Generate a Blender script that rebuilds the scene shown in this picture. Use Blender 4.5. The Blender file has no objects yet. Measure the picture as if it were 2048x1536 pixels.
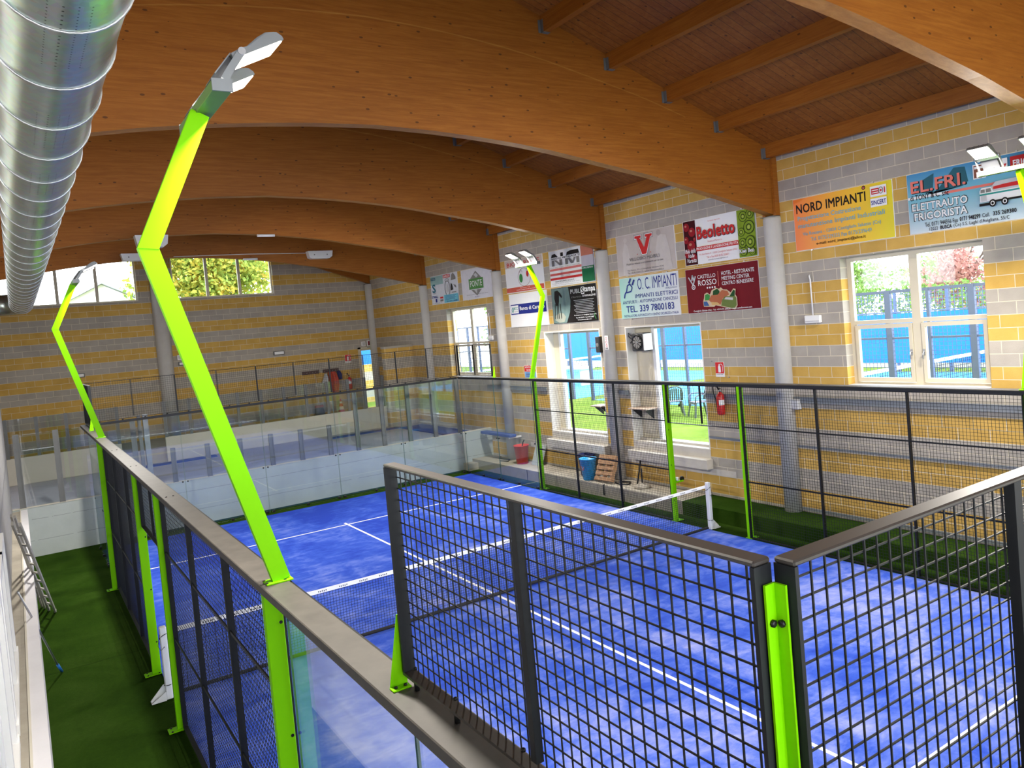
import bpy, math, random
import numpy as np
from mathutils import Vector, Matrix
random.seed(7)
PI = math.pi
SC = bpy.context.scene
COL = SC.collection

# ---------------------------------------------------------------- camera
W_, H_, FPX, CX, CY = 2048, 1536, 1560.716, 1044.05, 704.09
yaw, pitch, roll = 0.5762546, -0.0393153, -0.0885174
fw = Vector((math.sin(yaw)*math.cos(pitch), math.cos(yaw)*math.cos(pitch), math.sin(pitch)))
rt = fw.cross(Vector((0, 0, 1))).normalized()
up = rt.cross(fw)
r2 = math.cos(roll)*rt + math.sin(roll)*up
u2 = -math.sin(roll)*rt + math.cos(roll)*up
cam = bpy.data.cameras.new('camera')
cam.sensor_fit = 'HORIZONTAL'
cam.sensor_width = 36.0
cam.lens = FPX/W_*36.0
cam.shift_x = (W_/2-CX)/W_
cam.shift_y = (CY-H_/2)/W_
cam.clip_start = 0.05
cam.clip_end = 400
camo = bpy.data.objects.new('camera', cam)
COL.objects.link(camo)
M = Matrix((r2, u2, -fw)).transposed().to_4x4()
M.translation = Vector((-1.33025, -1.12929, 4.49549))
camo.matrix_world = M
SC.camera = camo

# ---------------------------------------------------------------- sky, exposure
SC.view_settings.view_transform = 'Standard'
SC.view_settings.look = 'None'
SC.view_settings.gamma = 1.0
SC.view_settings.use_curve_mapping = False
SC.view_settings.exposure = 0.70
SC.cycles.max_bounces = 8
SC.cycles.diffuse_bounces = 6
SC.cycles.glossy_bounces = 3
SC.cycles.transparent_max_bounces = 24
SC.cycles.transmission_bounces = 4
SC.cycles.sample_clamp_indirect = 8.0
SC.cycles.caustics_reflective = False
SC.cycles.caustics_refractive = False
SC.cycles.use_denoising = True
w = bpy.data.worlds.new('sky')
SC.world = w
w.use_nodes = True
nt = w.node_tree
nt.nodes.clear()
tc = nt.nodes.new('ShaderNodeTexCoord')
sp = nt.nodes.new('ShaderNodeSeparateXYZ')
rp = nt.nodes.new('ShaderNodeValToRGB')
rp.color_ramp.elements[0].position = 0.0
rp.color_ramp.elements[0].color = (0.95, 0.97, 1.0, 1)
rp.color_ramp.elements[1].position = 0.9
rp.color_ramp.elements[1].color = (0.62, 0.78, 1.0, 1)
bg = nt.nodes.new('ShaderNodeBackground')
bg.inputs['Strength'].default_value = 5.3
wo = nt.nodes.new('ShaderNodeOutputWorld')
nt.links.new(tc.outputs['Generated'], sp.inputs[0])
nt.links.new(sp.outputs['Z'], rp.inputs[0])
nt.links.new(rp.outputs[0], bg.inputs[0])
nt.links.new(bg.outputs[0], wo.inputs[0])
LAMP_W = 160.0        # power of each court floodlight

# ---------------------------------------------------------------- materials
MATS = {}
class NB:
    """small node helper"""
    def __init__(s, name):
        m = bpy.data.materials.new(name)
        m.use_nodes = True
        s.m = m; s.t = m.node_tree; s.t.nodes.clear()
        s.o = s.n('OutputMaterial')
    def n(s, k, **kw):
        x = s.t.nodes.new('ShaderNode'+k)
        for a, b in kw.items(): setattr(x, a, b)
        return x
    def l(s, a, b): s.t.links.new(a, b)
    def val(s, inp, v):
        if hasattr(v, 'is_linked') or isinstance(v, bpy.types.NodeSocket): s.l(v, inp)
        else: inp.default_value = v
    def math(s, op, a, b=None, c=None):
        x = s.n('Math', operation=op)
        s.val(x.inputs[0], a)
        if b is not None: s.val(x.inputs[1], b)
        if c is not None: s.val(x.inputs[2], c)
        return x.outputs[0]
    def mix(s, f, a, b, mode='MIX'):
        x = s.n('MixRGB', blend_type=mode)
        s.val(x.inputs[0], f); s.val(x.inputs[1], a); s.val(x.inputs[2], b)
        return x.outputs[0]
    def pos(s): return s.n('NewGeometry').outputs['Position']
    def obj(s): return s.n('TexCoord').outputs['Object']
    def sep(s, v):
        x = s.n('SeparateXYZ'); s.l(v, x.inputs[0]); return x.outputs
    def comb(s, a, b, c=0.0):
        x = s.n('CombineXYZ'); s.val(x.inputs[0], a); s.val(x.inputs[1], b); s.val(x.inputs[2], c); return x.outputs[0]
    def scale(s, v, sc):
        x = s.n('VectorMath', operation='MULTIPLY'); s.l(v, x.inputs[0]); x.inputs[1].default_value = sc; return x.outputs[0]
    def noise(s, v, sc=5, det=4, rough=.55, dist=0):
        x = s.n('TexNoise'); s.l(v, x.inputs['Vector'])
        x.inputs['Scale'].default_value = sc; x.inputs['Detail'].default_value = det
        x.inputs['Roughness'].default_value = rough; x.inputs['Distortion'].default_value = dist
        return x.outputs['Fac']
    def ramp(s, f, stops):
        x = s.n('ValToRGB'); e = x.color_ramp.elements
        while len(e) < len(stops): e.new(0.5)
        for i, (p, c) in enumerate(stops):
            e[i].position = p
            e[i].color = c if len(c) == 4 else (*c, 1)
        s.l(f, x.inputs[0]); return x.outputs[0]
    def bump(s, h, st=.3, d=.01):
        x = s.n('Bump'); x.inputs['Strength'].default_value = st; x.inputs['Distance'].default_value = d
        s.l(h, x.inputs['Height']); return x.outputs[0]
    def pbr(s, col, rough=.5, metal=0.0, nrm=None, spec=.5, coat=0.0):
        b = s.n('BsdfPrincipled')
        s.val(b.inputs['Base Color'], col if isinstance(col, bpy.types.NodeSocket) else (*col[:3], 1))
        s.val(b.inputs['Roughness'], rough); s.val(b.inputs['Metallic'], metal)
        b.inputs['Specular IOR Level'].default_value = spec
        b.inputs['Coat Weight'].default_value = coat
        if nrm is not None: s.l(nrm, b.inputs['Normal'])
        s.l(b.outputs[0], s.o.inputs[0]); return b
def pm(name, col, rough=.5, metal=0.0, var=.12, sc=6.0, bump=0.0, spec=.5, coat=0.0):
    if name.startswith('print'): spec = .1; rough = .5
    if name in MATS: return MATS[name]
    k = NB(name)
    f = k.noise(k.obj(), sc, 3)
    c = k.mix(f, (*[x*(1-var) for x in col], 1), (*[min(1, x*(1+var)) for x in col], 1))
    nr = k.bump(k.noise(k.obj(), sc*12, 2), bump) if bump else None
    k.pbr(c, rough, metal, nr, spec, coat)
    MATS[name] = k.m
    return k.m
def em(name, col, st):
    if name in MATS: return MATS[name]
    k = NB(name); e = k.n('Emission'); e.inputs[0].default_value = (*col, 1); e.inputs[1].default_value = st
    k.l(e.outputs[0], k.o.inputs[0]); MATS[name] = k.m; return k.m

def wall_mat(name, ax):
    """striped split-face blockwork: two yellow courses, two grey courses"""
    k = NB(name)
    x, y, z = k.sep(k.pos())
    u = y if ax == 'y' else x
    off = 0.138 if ax == 'y' else 0.45
    v = k.comb(k.math('ADD', u, 20 - off), k.math('ADD', z, 4 - .147), 0)
    b = k.n('TexBrick', offset=.5, squash=1.0)
    k.l(v, b.inputs['Vector'])
    b.inputs['Scale'].default_value = 1.0
    b.inputs['Brick Width'].default_value = .5
    b.inputs['Row Height'].default_value = .2
    b.inputs['Mortar Size'].default_value = .0055
    b.inputs['Mortar Smooth'].default_value = .2
    b.inputs['Bias'].default_value = 0
    b.inputs['Color1'].default_value = (.82, .82, .82, 1)
    b.inputs['Color2'].default_value = (1, 1, 1, 1)
    band = k.math('LESS_THAN', k.math('FRACT', k.math('DIVIDE', k.math('ADD', z, 8 - 2.747), .8)), .5)
    grime = k.noise(k.pos(), 2.5, 5)
    yel = k.mix(grime, (.46, .275, .055, 1), (.70, .45, .125, 1))
    gry = k.mix(grime, (.32, .29, .25, 1), (.49, .445, .39, 1))
    c = k.mix(band, gry, yel)
    c = k.mix(.55, c, b.outputs['Color'], 'MULTIPLY')
    # concrete footing zone
    c = k.mix(b.outputs['Fac'], c, (.66, .59, .45, 1))
    h = k.math('SUBTRACT', k.noise(k.pos(), 60, 3), k.math('MULTIPLY', b.outputs['Fac'], 1.5))
    k.pbr(c, .9, 0, k.bump(h, .35, .006), .2)
    MATS[name] = k.m
    return k.m

def wood_mat(name, ax='x', tint=(1, 1, 1), knots=True, plank=None):
    k = NB(name)
    p = k.obj()
    st = {'x': (.5, 4, 9), 'y': (4, .5, 9)}[ax]
    g = k.noise(k.scale(p, st), 3.0, 5, .6, .6)
    fine = k.noise(k.scale(p, tuple(a*6 for a in st)), 4, 3)
    c = k.ramp(g, [(.25, (.27*tint[0], .082*tint[1], .008*tint[2])), (.5, (.345*tint[0], .114*tint[1], .012*tint[2])), (.8, (.44*tint[0], .162*tint[1], .021*tint[2]))])
    c = k.mix(.4, c, k.mix(fine, (.4, .35, .3, 1), (1, 1, 1, 1)), 'MULTIPLY')
    if knots:
        vo = k.n('TexVoronoi'); k.l(k.scale(p, (3.6, 5.5, 7.5) if ax == 'x' else (5.5, 3.6, 7.5)), vo.inputs['Vector']); vo.inputs['Scale'].default_value = 1.0
        kn = k.math('LESS_THAN', vo.outputs['Distance'], .10)
        c = k.mix(k.math('MULTIPLY', kn, .75), c, (.06, .018, .006, 1))
    if plank:
        x, y, z = k.sep(p)
        fr = k.math('FRACT', k.math('DIVIDE', k.math('ADD', y, 20), plank))
        c = k.mix(k.math('MULTIPLY', k.math('LESS_THAN', fr, .07), .7), c, (.05, .02, .01, 1))
        wn = k.n('TexWhiteNoise', noise_dimensions='1D')
        k.l(k.math('FLOOR', k.math('DIVIDE', k.math('ADD', y, 20), plank)), wn.inputs['W'])
        c = k.mix(.4, c, k.mix(wn.outputs['Value'], (.65, .6, .6, 1), (1, 1, 1, 1)), 'MULTIPLY')
    k.pbr(c, .55, 0, k.bump(fine, .1), .3)
    MATS[name] = k.m
    return k.m

def turf_mat(name, a, b, c3, seam=True):
    k = NB(name)
    p = k.pos()
    n1 = k.noise(p, .55, 4, .6, 1.2)
    n2 = k.noise(p, 90, 2)
    n3 = k.noise(k.scale(p, (1, .25, 1)), 3.5, 3)
    c = k.ramp(n1, [(.3, a), (.5, b), (.72, c3)])
    c = k.mix(.35, c, k.mix(n2, (.25, .25, .25, 1), (1.0, 1.0, 1.0, 1)), 'MULTIPLY')
    c = k.mix(.55, c, k.mix(n3, (.45, .5, .4, 1), (1, 1, 1, 1)), 'MULTIPLY')
    n4 = k.noise(p, 22, 3, .7)
    c = k.mix(.5, c, k.mix(n4, (.35, .4, .3, 1), (1.3, 1.3, 1.2, 1)), 'MULTIPLY')
    x, y, z = k.sep(p)
    sm = k.math('LESS_THAN', k.math('FRACT', k.math('DIVIDE', k.math('ADD', y, k.math('MULTIPLY', n1, .25)), 4.1)), .006)
    c = k.mix(k.math('MULTIPLY', sm, .5), c, (.008, .018, .003, 1))
    k.pbr(c, 1.0, 0, k.bump(n2, .6, .01), .03)
    MATS[name] = k.m
    return k.m

def court_mat():
    k = NB('blue court carpet')
    p = k.pos()
    n1 = k.noise(k.scale(p, (1.0, .55, 1)), .8, 6, .62, 1.0)
    n2 = k.noise(p, 120, 2)
    n3 = k.noise(k.scale(p, (.8, 1.6, 1)), 3.2, 5, .65, .5)
    x, y, z = k.sep(p)
    near = k.math('MULTIPLY', k.math('SUBTRACT', 12, y), .009)       # near half paler: more sand, plus some glare put into the colour
    f = k.math('ADD', k.math('ADD', k.math('MULTIPLY', n1, .62), k.math('MULTIPLY', n3, .38)), near)
    c = k.ramp(f, [(.38, (.024, .062, .48)), (.48, (.042, .105, .60)), (.57, (.115, .185, .68)), (.72, (.36, .40, .76))])
    c = k.mix(.30, c, k.mix(n2, (.3, .3, .3, 1), (1, 1, 1, 1)), 'MULTIPLY')
    k.pbr(c, .9, 0, k.bump(n2, .4, .006), .1)
    MATS['court'] = k.m
    return k.m

def glass_mat(name, tint=(.93, .97, .96), refl=1.0, base=.02):
    k = NB(name)
    tr = k.n('BsdfTransparent'); tr.inputs[0].default_value = (*tint, 1)
    gl = k.n('BsdfGlossy'); gl.inputs['Roughness'].default_value = .02; gl.inputs[0].default_value = (.9, .95, .95, 1)
    g = k.n('NewGeometry'); dt = k.n('VectorMath', operation='DOT_PRODUCT'); k.l(g.outputs['Normal'], dt.inputs[0]); k.l(g.outputs['Incoming'], dt.inputs[1])
    sch = k.math('ADD', .04, k.math('MULTIPLY', .96, k.math('POWER', k.math('SUBTRACT', 1.0, k.math('ABSOLUTE', dt.outputs['Value'])), 5.0)))
    mx = k.n('MixShader')
    k.l(k.math('ADD', k.math('MULTIPLY', sch, refl), base), mx.inputs[0])
    k.l(tr.outputs[0], mx.inputs[1]); k.l(gl.outputs[0], mx.inputs[2]); k.l(mx.outputs[0], k.o.inputs[0])
    MATS[name] = k.m
    return k.m

def duct_mat():
    k = NB('galvanised duct steel')
    p = k.obj()
    vo = k.n('TexVoronoi'); k.l(p, vo.inputs['Vector']); vo.inputs['Scale'].default_value = 22
    n = k.noise(p, 2.2, 4)
    c = k.mix(n, (.44, .51, .48, 1), (.62, .69, .66, 1))
    c = k.mix(.18, c, vo.outputs['Color'], 'MULTIPLY')
    # three rows of air holes along the belly
    x, y, z = k.sep(p)
    ang = k.math('ARCTAN2', x, k.math('MULTIPLY', z, -1))
    hole = None
    for a0, st, rr in ((.10, .036, .0042), (.28, .036, .0042), (-.10, .05, .0058), (-.30, .036, .0042)):
        da = k.math('MULTIPLY', k.math('SUBTRACT', ang, a0), .31)
        dy = k.math('MULTIPLY', k.math('SUBTRACT', k.math('FRACT', k.math('DIVIDE', k.math('ADD', y, 40), st)), .5), st)
        d = k.math('SQRT', k.math('ADD', k.math('POWER', da, 2.0), k.math('POWER', dy, 2.0)))
        h = k.math('LESS_THAN', d, rr)
        hole = h if hole is None else k.math('MAXIMUM', hole, h)
    seg = k.math('FRACT', k.math('DIVIDE', k.math('ADD', y, 40 - 3.94), .893*2))
    hole = k.math('MULTIPLY', hole, k.math('LESS_THAN', seg, .5))
    c = k.mix(hole, c, (.01, .01, .01, 1))
    k.pbr(c, k.math('MULTIPLY_ADD', n, .2, .22), k.math('MULTIPLY', k.math('SUBTRACT', 1, hole), .9), k.bump(n, .15, .02), .5)
    MATS['duct'] = k.m
    return k.m

def grad_mat(name, stops, ax='y', lo=0., hi=1., rough=.35):
    """printed colour gradient on a board (part of the artwork)"""
    k = NB(name)
    x, y, z = k.sep(k.pos())
    s = {'x': x, 'y': y, 'z': z}[ax]
    k.pbr(k.ramp(k.math('DIVIDE', k.math('SUBTRACT', s, lo), hi-lo), stops), rough, 0, None, .25)
    MATS[name] = k.m
    return k.m

def concrete(name, a, b, sc=3.0, rough=.85, joints=False):
    k = NB(name)
    p = k.pos()
    n = k.noise(p, sc, 6, .65)
    n2 = k.noise(k.scale(p, (1, 1, 4)), sc*.4, 3)
    c = k.mix(n, (*a, 1), (*b, 1))
    c = k.mix(.3, c, k.mix(n2, (.55, .55, .52, 1), (1, 1, 1, 1)), 'MULTIPLY')
    if joints:      # shuttering board joints
        x, y, z = k.sep(p)
        wz = k.math('ADD', z, k.math('MULTIPLY', n, .03))
        j = k.math('LESS_THAN', k.math('FRACT', k.math('DIVIDE', k.math('ADD', wz, .12), .5)), .022)
        j = k.math('MULTIPLY', j, k.math('GREATER_THAN', k.noise(p, 7, 3), .42))
        c = k.mix(k.math('MULTIPLY', j, .5), c, (.10, .10, .10, 1))
    k.pbr(c, rough, 0, k.bump(n, .25, .02), .3)
    MATS[name] = k.m
    return k.m

WALLY = wall_mat('striped blockwork along y', 'y')
WALLX = wall_mat('striped blockwork along x', 'x')
WOOD = wood_mat('glulam spruce')
WOODY = wood_mat('purlin spruce', 'y')
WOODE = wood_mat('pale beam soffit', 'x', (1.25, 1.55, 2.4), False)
BOARD = wood_mat('roof boards', 'x', (.95, 1.0, 1.35), True, .14)
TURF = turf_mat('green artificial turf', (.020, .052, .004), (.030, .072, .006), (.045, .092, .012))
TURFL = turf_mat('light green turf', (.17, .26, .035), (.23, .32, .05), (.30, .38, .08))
COURT = court_mat()
GLASS = glass_mat('court glass', (.94, .967, .965), 1.0, .03)
GLASS2 = glass_mat('window glass', (.97, .98, .98), .6, .0)
PLEXI = glass_mat('bluish plexiglass', (.92, .945, .965), .8, .04)
DUCT = duct_mat()
WHITEP = concrete('white plaster', (.74, .72, .68), (.86, .84, .80), 2, .8)
GREYC = concrete('grey painted concrete', (.36, .40, .395), (.50, .545, .54), 1.6, .85, True)
LEDGEC = concrete('bare cast concrete', (.30, .27, .22), (.50, .46, .39), 4)
STUCCO = concrete('rough grey stucco', (.24, .24, .24), (.44, .43, .42), 6, .95)
COLC = concrete('pale column concrete', (.46, .44, .41), (.58, .56, .53), 3)
SILLC = concrete('sill stone', (.50, .46, .41), (.66, .62, .57), 5)
CREAMC = concrete('cream barrier plaster', (.55, .51, .43), (.66, .62, .53), 2)
LANE = concrete('grey lane carpet', (.42, .42, .46), (.56, .56, .60), 2.5)
LIME = pm('lime powder coat', (.205, .62, .0), .5, 0, .04, 3, 0, .1)
LILAC = concrete('lilac ledge with window light', (.66, .65, .69), (.80, .79, .84), 2)  # lilac ledge, colour raised to stand in for light from the windows
BLACK = pm('black powder coat', (.009, .010, .012), .5, 0, .15, 6, 0, .3)
RAIL = pm('dusty dark rail', (.058, .052, .045), .55, 0, .5, 7)
FRAMEB = pm('black frame with warm reflection', (.042, .035, .030), .42, 0, .1, 4)  # black frame rails, brownish reflected light put into the colour
BOLT = pm('black bolt', (.01, .01, .01), .4, .3)
STEEL = pm('zinc steel', (.48, .48, .49), .35, .85, .15)
WHITE = pm('white enamel', (.78, .78, .78), .4, 0, .04)
TAPE = pm('white net tape', (.86, .86, .88), .7, 0, .03)
LINE = pm('white court line', (.80, .80, .84), .85, 0, .08, 20)
CREAMW = pm('cream window paint', (.62, .56, .43), .45, 0, .04)
PGREY = pm('grey steel post', (.15, .155, .155), .55, .2, .15)
EDGE = pm('glass edge', (.05, .13, .12), .3)
TRAY = pm('blue grey tray', (.24, .26, .28), .5, .3, .1)
NETB = pm('black net cord', (.012, .012, .014), .8)
DARK = pm('dark plastic', (.03, .03, .035), .5)
ALU = pm('cast aluminium housing', (.24, .25, .26), .42, .6, .08)
LED = em('led panel', (1.0, .90, .74), 22.0)

# ---------------------------------------------------------------- mesh builder
class MB:
    def __init__(s):
        s.v = []; s.f = []; s.mi = []; s.mats = []; s.sm = []
    def m(s, mat):
        if mat not in s.mats: s.mats.append(mat)
        return s.mats.index(mat)
    def face(s, idx, mat, smooth=False):
        s.f.append(idx); s.mi.append(s.m(mat)); s.sm.append(smooth)
    def poly(s, pts, mat, smooth=False):
        n = len(s.v); s.v += [tuple(p) for p in pts]; s.face(list(range(n, n+len(pts))), mat, smooth); return s
    def hexa(s, P, mat):
        n = len(s.v); s.v += [tuple(p) for p in P]
        for q in ((0, 3, 2, 1), (4, 5, 6, 7), (0, 1, 5, 4), (1, 2, 6, 5), (2, 3, 7, 6), (3, 0, 4, 7)):
            s.face([n+i for i in q], mat)
        return s
    def box(s, x0, x1, y0, y1, z0, z1, mat):
        x0, x1 = min(x0, x1), max(x0, x1); y0, y1 = min(y0, y1), max(y0, y1); z0, z1 = min(z0, z1), max(z0, z1)
        return s.hexa([(x0, y0, z0), (x1, y0, z0), (x1, y1, z0), (x0, y1, z0), (x0, y0, z1), (x1, y0, z1), (x1, y1, z1), (x0, y1, z1)], mat)
    def bbox(s, x0, x1, y0, y1, z0, z1, mat, b=.004):
        """box with chamfered vertical and top edges"""
        x0, x1 = min(x0, x1), max(x0, x1); y0, y1 = min(y0, y1), max(y0, y1)
        def ring(i, z): return [(x0+i, y0, z), (x1-i, y0, z), (x1, y0+i, z), (x1, y1-i, z), (x1-i, y1, z), (x0+i, y1, z), (x0, y1-i, z), (x0, y0+i, z)]
        def ins(z): return [(x0+b*1.2, y0+b, z), (x1-b*1.2, y0+b, z), (x1-b, y0+b*1.2, z), (x1-b, y1-b*1.2, z), (x1-b*1.2, y1-b, z), (x0+b*1.2, y1-b, z), (x0+b, y1-b*1.2, z), (x0+b, y0+b*1.2, z)]
        R = [ins(z0), ring(b, z0+b), ring(b, z1-b), ins(z1)]
        n = len(s.v)
        for r in R: s.v += r
        for k in range(3):
            for i in range(8):
                j = (i+1) % 8; s.face([n+k*8+i, n+k*8+j, n+k*8+8+j, n+k*8+8+i], mat)
        s.face([n+i for i in range(7, -1, -1)], mat); s.face([n+24+i for i in range(8)], mat)
        return s
    def bar(s, p, q, w, h, mat, upv=(0, 0, 1)):
        p, q = Vector(p), Vector(q); d = (q-p).normalized(); U = Vector(upv)
        sd = d.cross(U)
        if sd.length < 1e-4: sd = d.cross(Vector((1, 0, 0)))
        sd.normalize(); U = sd.cross(d).normalized()
        a, b = sd*w/2, U*h/2
        return s.hexa([p-a-b, p+a-b, q+a-b, q-a-b, p-a+b, p+a+b, q+a+b, q-a+b], mat)
    def tube(s, pts, r, mat, n=8, cap=True, closed=False):
        pts = [Vector(p) for p in pts]; rs = r if isinstance(r, (list, tuple)) else [r]*len(pts)
        base = len(s.v); prev = None; N = len(pts)
        for i, p in enumerate(pts):
            if closed: d = pts[(i+1) % N]-pts[i-1]
            else: d = pts[min(i+1, N-1)]-pts[max(i-1, 0)]
            d.normalize()
            if prev is None:
                a = d.orthogonal().normalized()
            else:
                a = prev-d*prev.dot(d)
                a = a.normalized() if a.length > 1e-6 else d.orthogonal().normalized()
            prev = a; b = d.cross(a)
            for k in range(n):
                t = 2*PI*k/n; s.v.append(tuple(p+(a*math.cos(t)+b*math.sin(t))*rs[i]))
        for i in range(N if closed else N-1):
            i2 = (i+1) % N
            for k in range(n):
                k2 = (k+1) % n; s.face([base+i*n+k, base+i*n+k2, base+i2*n+k2, base+i2*n+k], mat, n > 5)
        if cap and not closed:
            s.face([base+k for k in range(n-1, -1, -1)], mat); s.face([base+(N-1)*n+k for k in range(n)], mat)
        return s
    def lathe(s, c, prof, mat, n=20, ax='z'):
        base = len(s.v)
        for r, h in prof:
            for k in range(n):
                t = 2*PI*k/n; a, b = r*math.cos(t), r*math.sin(t)
                p = {'z': (a, b, h), 'x': (h, a, b), 'y': (b, h, a)}[ax]
                s.v.append((c[0]+p[0], c[1]+p[1], c[2]+p[2]))
        for i in range(len(prof)-1):
            for k in range(n):
                k2 = (k+1) % n; s.face([base+i*n+k, base+i*n+k2, base+(i+1)*n+k2, base+(i+1)*n+k], mat, True)
        if prof[0][0] > 1e-5: s.face([base+k for k in range(n-1, -1, -1)], mat)
        if prof[-1][0] > 1e-5: s.face([base+(len(prof)-1)*n+k for k in range(n)], mat)
        return s
    def prism(s, pts, d, mat, cap2=None):
        """extrude polygon pts by vector d"""
        n = len(pts); b = len(s.v); d = Vector(d)
        s.v += [tuple(p) for p in pts] + [tuple(Vector(p)+d) for p in pts]
        s.face(list(range(b+n-1, b-1, -1)), mat); s.face(list(range(b+n, b+2*n)), cap2 or mat)
        for i in range(n):
            j = (i+1) % n; s.face([b+i, b+j, b+n+j, b+n+i], mat)
        return s
    def build(s, name, parent=None, fixn=True):
        me = bpy.data.meshes.new(name)
        o = bpy.data.objects.new(name, me); COL.objects.link(o)
        v = s.v
        if parent is not None:
            L = wl(parent); v = [(a-L[0], b-L[1], c-L[2]) for a, b, c in s.v]; o.parent = parent
        me.from_pydata(v, [], s.f)
        for m_ in s.mats: me.materials.append(m_)
        me.polygons.foreach_set('material_index', s.mi)
        me.polygons.foreach_set('use_smooth', s.sm)
        me.update()
        if fixn:
            import bmesh
            bm = bmesh.new(); bm.from_mesh(me); bmesh.ops.recalc_face_normals(bm, faces=bm.faces); bm.to_mesh(me); bm.free()
        return o
def wl(o):
    L = Vector((0, 0, 0))
    while o is not None:
        L = L+Vector(o.location); o = o.parent
    return L
def tag(o, label, cat, group=None, kind=None):
    o['label'] = label; o['category'] = cat
    if group: o['group'] = group
    if kind: o['kind'] = kind
    return o
def thing(name, loc, label, cat, group=None):
    o = bpy.data.objects.new(name, None); COL.objects.link(o); o.location = loc; o.empty_display_size = .1
    return tag(o, label, cat, group)
def struct(mb, name):
    o = mb.build(name); o['kind'] = 'structure'; return o
def copy_tree(o, parent=None):
    c = o.copy(); COL.objects.link(c)
    if parent is not None: c.parent = parent
    for ch in list(o.children): copy_tree(ch, c)
    return c

# ---- lettering: built-in font outlines turned into flat mesh, fitted to a box on a board
_tc = {}
def glyphs(txt, bold=0.0, shear=0.0):
    key = (txt, bold, shear)
    if key in _tc: return _tc[key]
    cu = bpy.data.curves.new('t', 'FONT'); cu.body = txt; cu.size = 1.0; cu.resolution_u = 2
    cu.shear = shear; cu.space_character = 1.0+bold*1.5
    ob = bpy.data.objects.new('t', cu); COL.objects.link(ob)
    dg = bpy.context.evaluated_depsgraph_get()
    me = ob.evaluated_get(dg).to_mesh()
    v = np.array([tuple(p.co) for p in me.vertices]); f = [list(p.vertices) for p in me.polygons]
    ob.evaluated_get(dg).to_mesh_clear()
    bpy.data.objects.remove(ob); bpy.data.curves.remove(cu)
    _tc[key] = (v, f)
    return v, f
class Board:
    """flat printed board; local u to the right, v up"""
    def __init__(s, origin, ud, vd, nd):
        s.o = Vector(origin); s.u = Vector(ud); s.vd = Vector(vd); s.n = Vector(nd); s.lv = 1; s.mb = MB()
    def P(s, u, v, h=None):
        return s.o+s.u*u+s.vd*v+s.n*((s.lv*.0011) if h is None else h)
    def rect(s, u0, u1, v0, v1, mat, up=True):
        if up: s.lv += 1
        s.mb.poly([s.P(u0, v0), s.P(u1, v0), s.P(u1, v1), s.P(u0, v1)], mat); return s
    def shape(s, pts, mat):
        s.lv += 1; s.mb.poly([s.P(*p) for p in pts], mat); return s
    def disc(s, u, v, r, mat, ry=None, n=20, a0=0, a1=2*PI):
        ry = ry or r
        return s.shape([(u+r*math.cos(a0+(a1-a0)*i/n), v+ry*math.sin(a0+(a1-a0)*i/n)) for i in range(n)], mat)
    def ring(s, u, v, r, w, mat, ry=None, n=24):
        ry = ry or r; s.lv += 1
        for i in range(n):
            t, t2 = 2*PI*i/n, 2*PI*(i+1)/n
            s.mb.poly([s.P(u+r*math.cos(t), v+ry*math.sin(t)), s.P(u+r*math.cos(t2), v+ry*math.sin(t2)),
                       s.P(u+(r-w)*math.cos(t2), v+(ry-w)*math.sin(t2)), s.P(u+(r-w)*math.cos(t), v+(ry-w)*math.sin(t))], mat)
        return s
    def stroke(s, pts, w, mat):
        s.lv += 1
        for (a, b), (c, d) in zip(pts, pts[1:]):
            L = math.hypot(c-a, d-b) or 1; nx, ny = -(d-b)/L*w/2, (c-a)/L*w/2
            s.mb.poly([s.P(a-nx, b-ny), s.P(c-nx, d-ny), s.P(c+nx, d+ny), s.P(a+nx, b+ny)], mat)
        return s
    def text(s, txt, u0, u1, v0, v1, mat, bold=0.0, shear=0.0):
        """fit the ink of txt to the box"""
        s.lv += 1
        v, f = glyphs(txt, bold, shear)
        mn, mx = v.min(0), v.max(0)
        b = len(s.mb.v)
        e = min(bold, .035)*(v1-v0)*1.1
        for i, (du, dv) in enumerate(((0, 0),) if e < 1e-5 else ((-e, -e), (e, -e), (e, e), (-e, e))):
            h = s.lv*.0011+i*.0001; b = len(s.mb.v)
            for p in v:
                s.mb.v.append(tuple(s.P(u0+(p[0]-mn[0])/(mx[0]-mn[0])*(u1-u0)+du, v0+(p[1]-mn[1])/(mx[1]-mn[1])*(v1-v0)+dv, h)))
            for q in f: s.mb.face([b+i_ for i_ in q], mat)
        return s
    def build(s, name, parent): return s.mb.build(name, parent, fixn=False)
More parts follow.
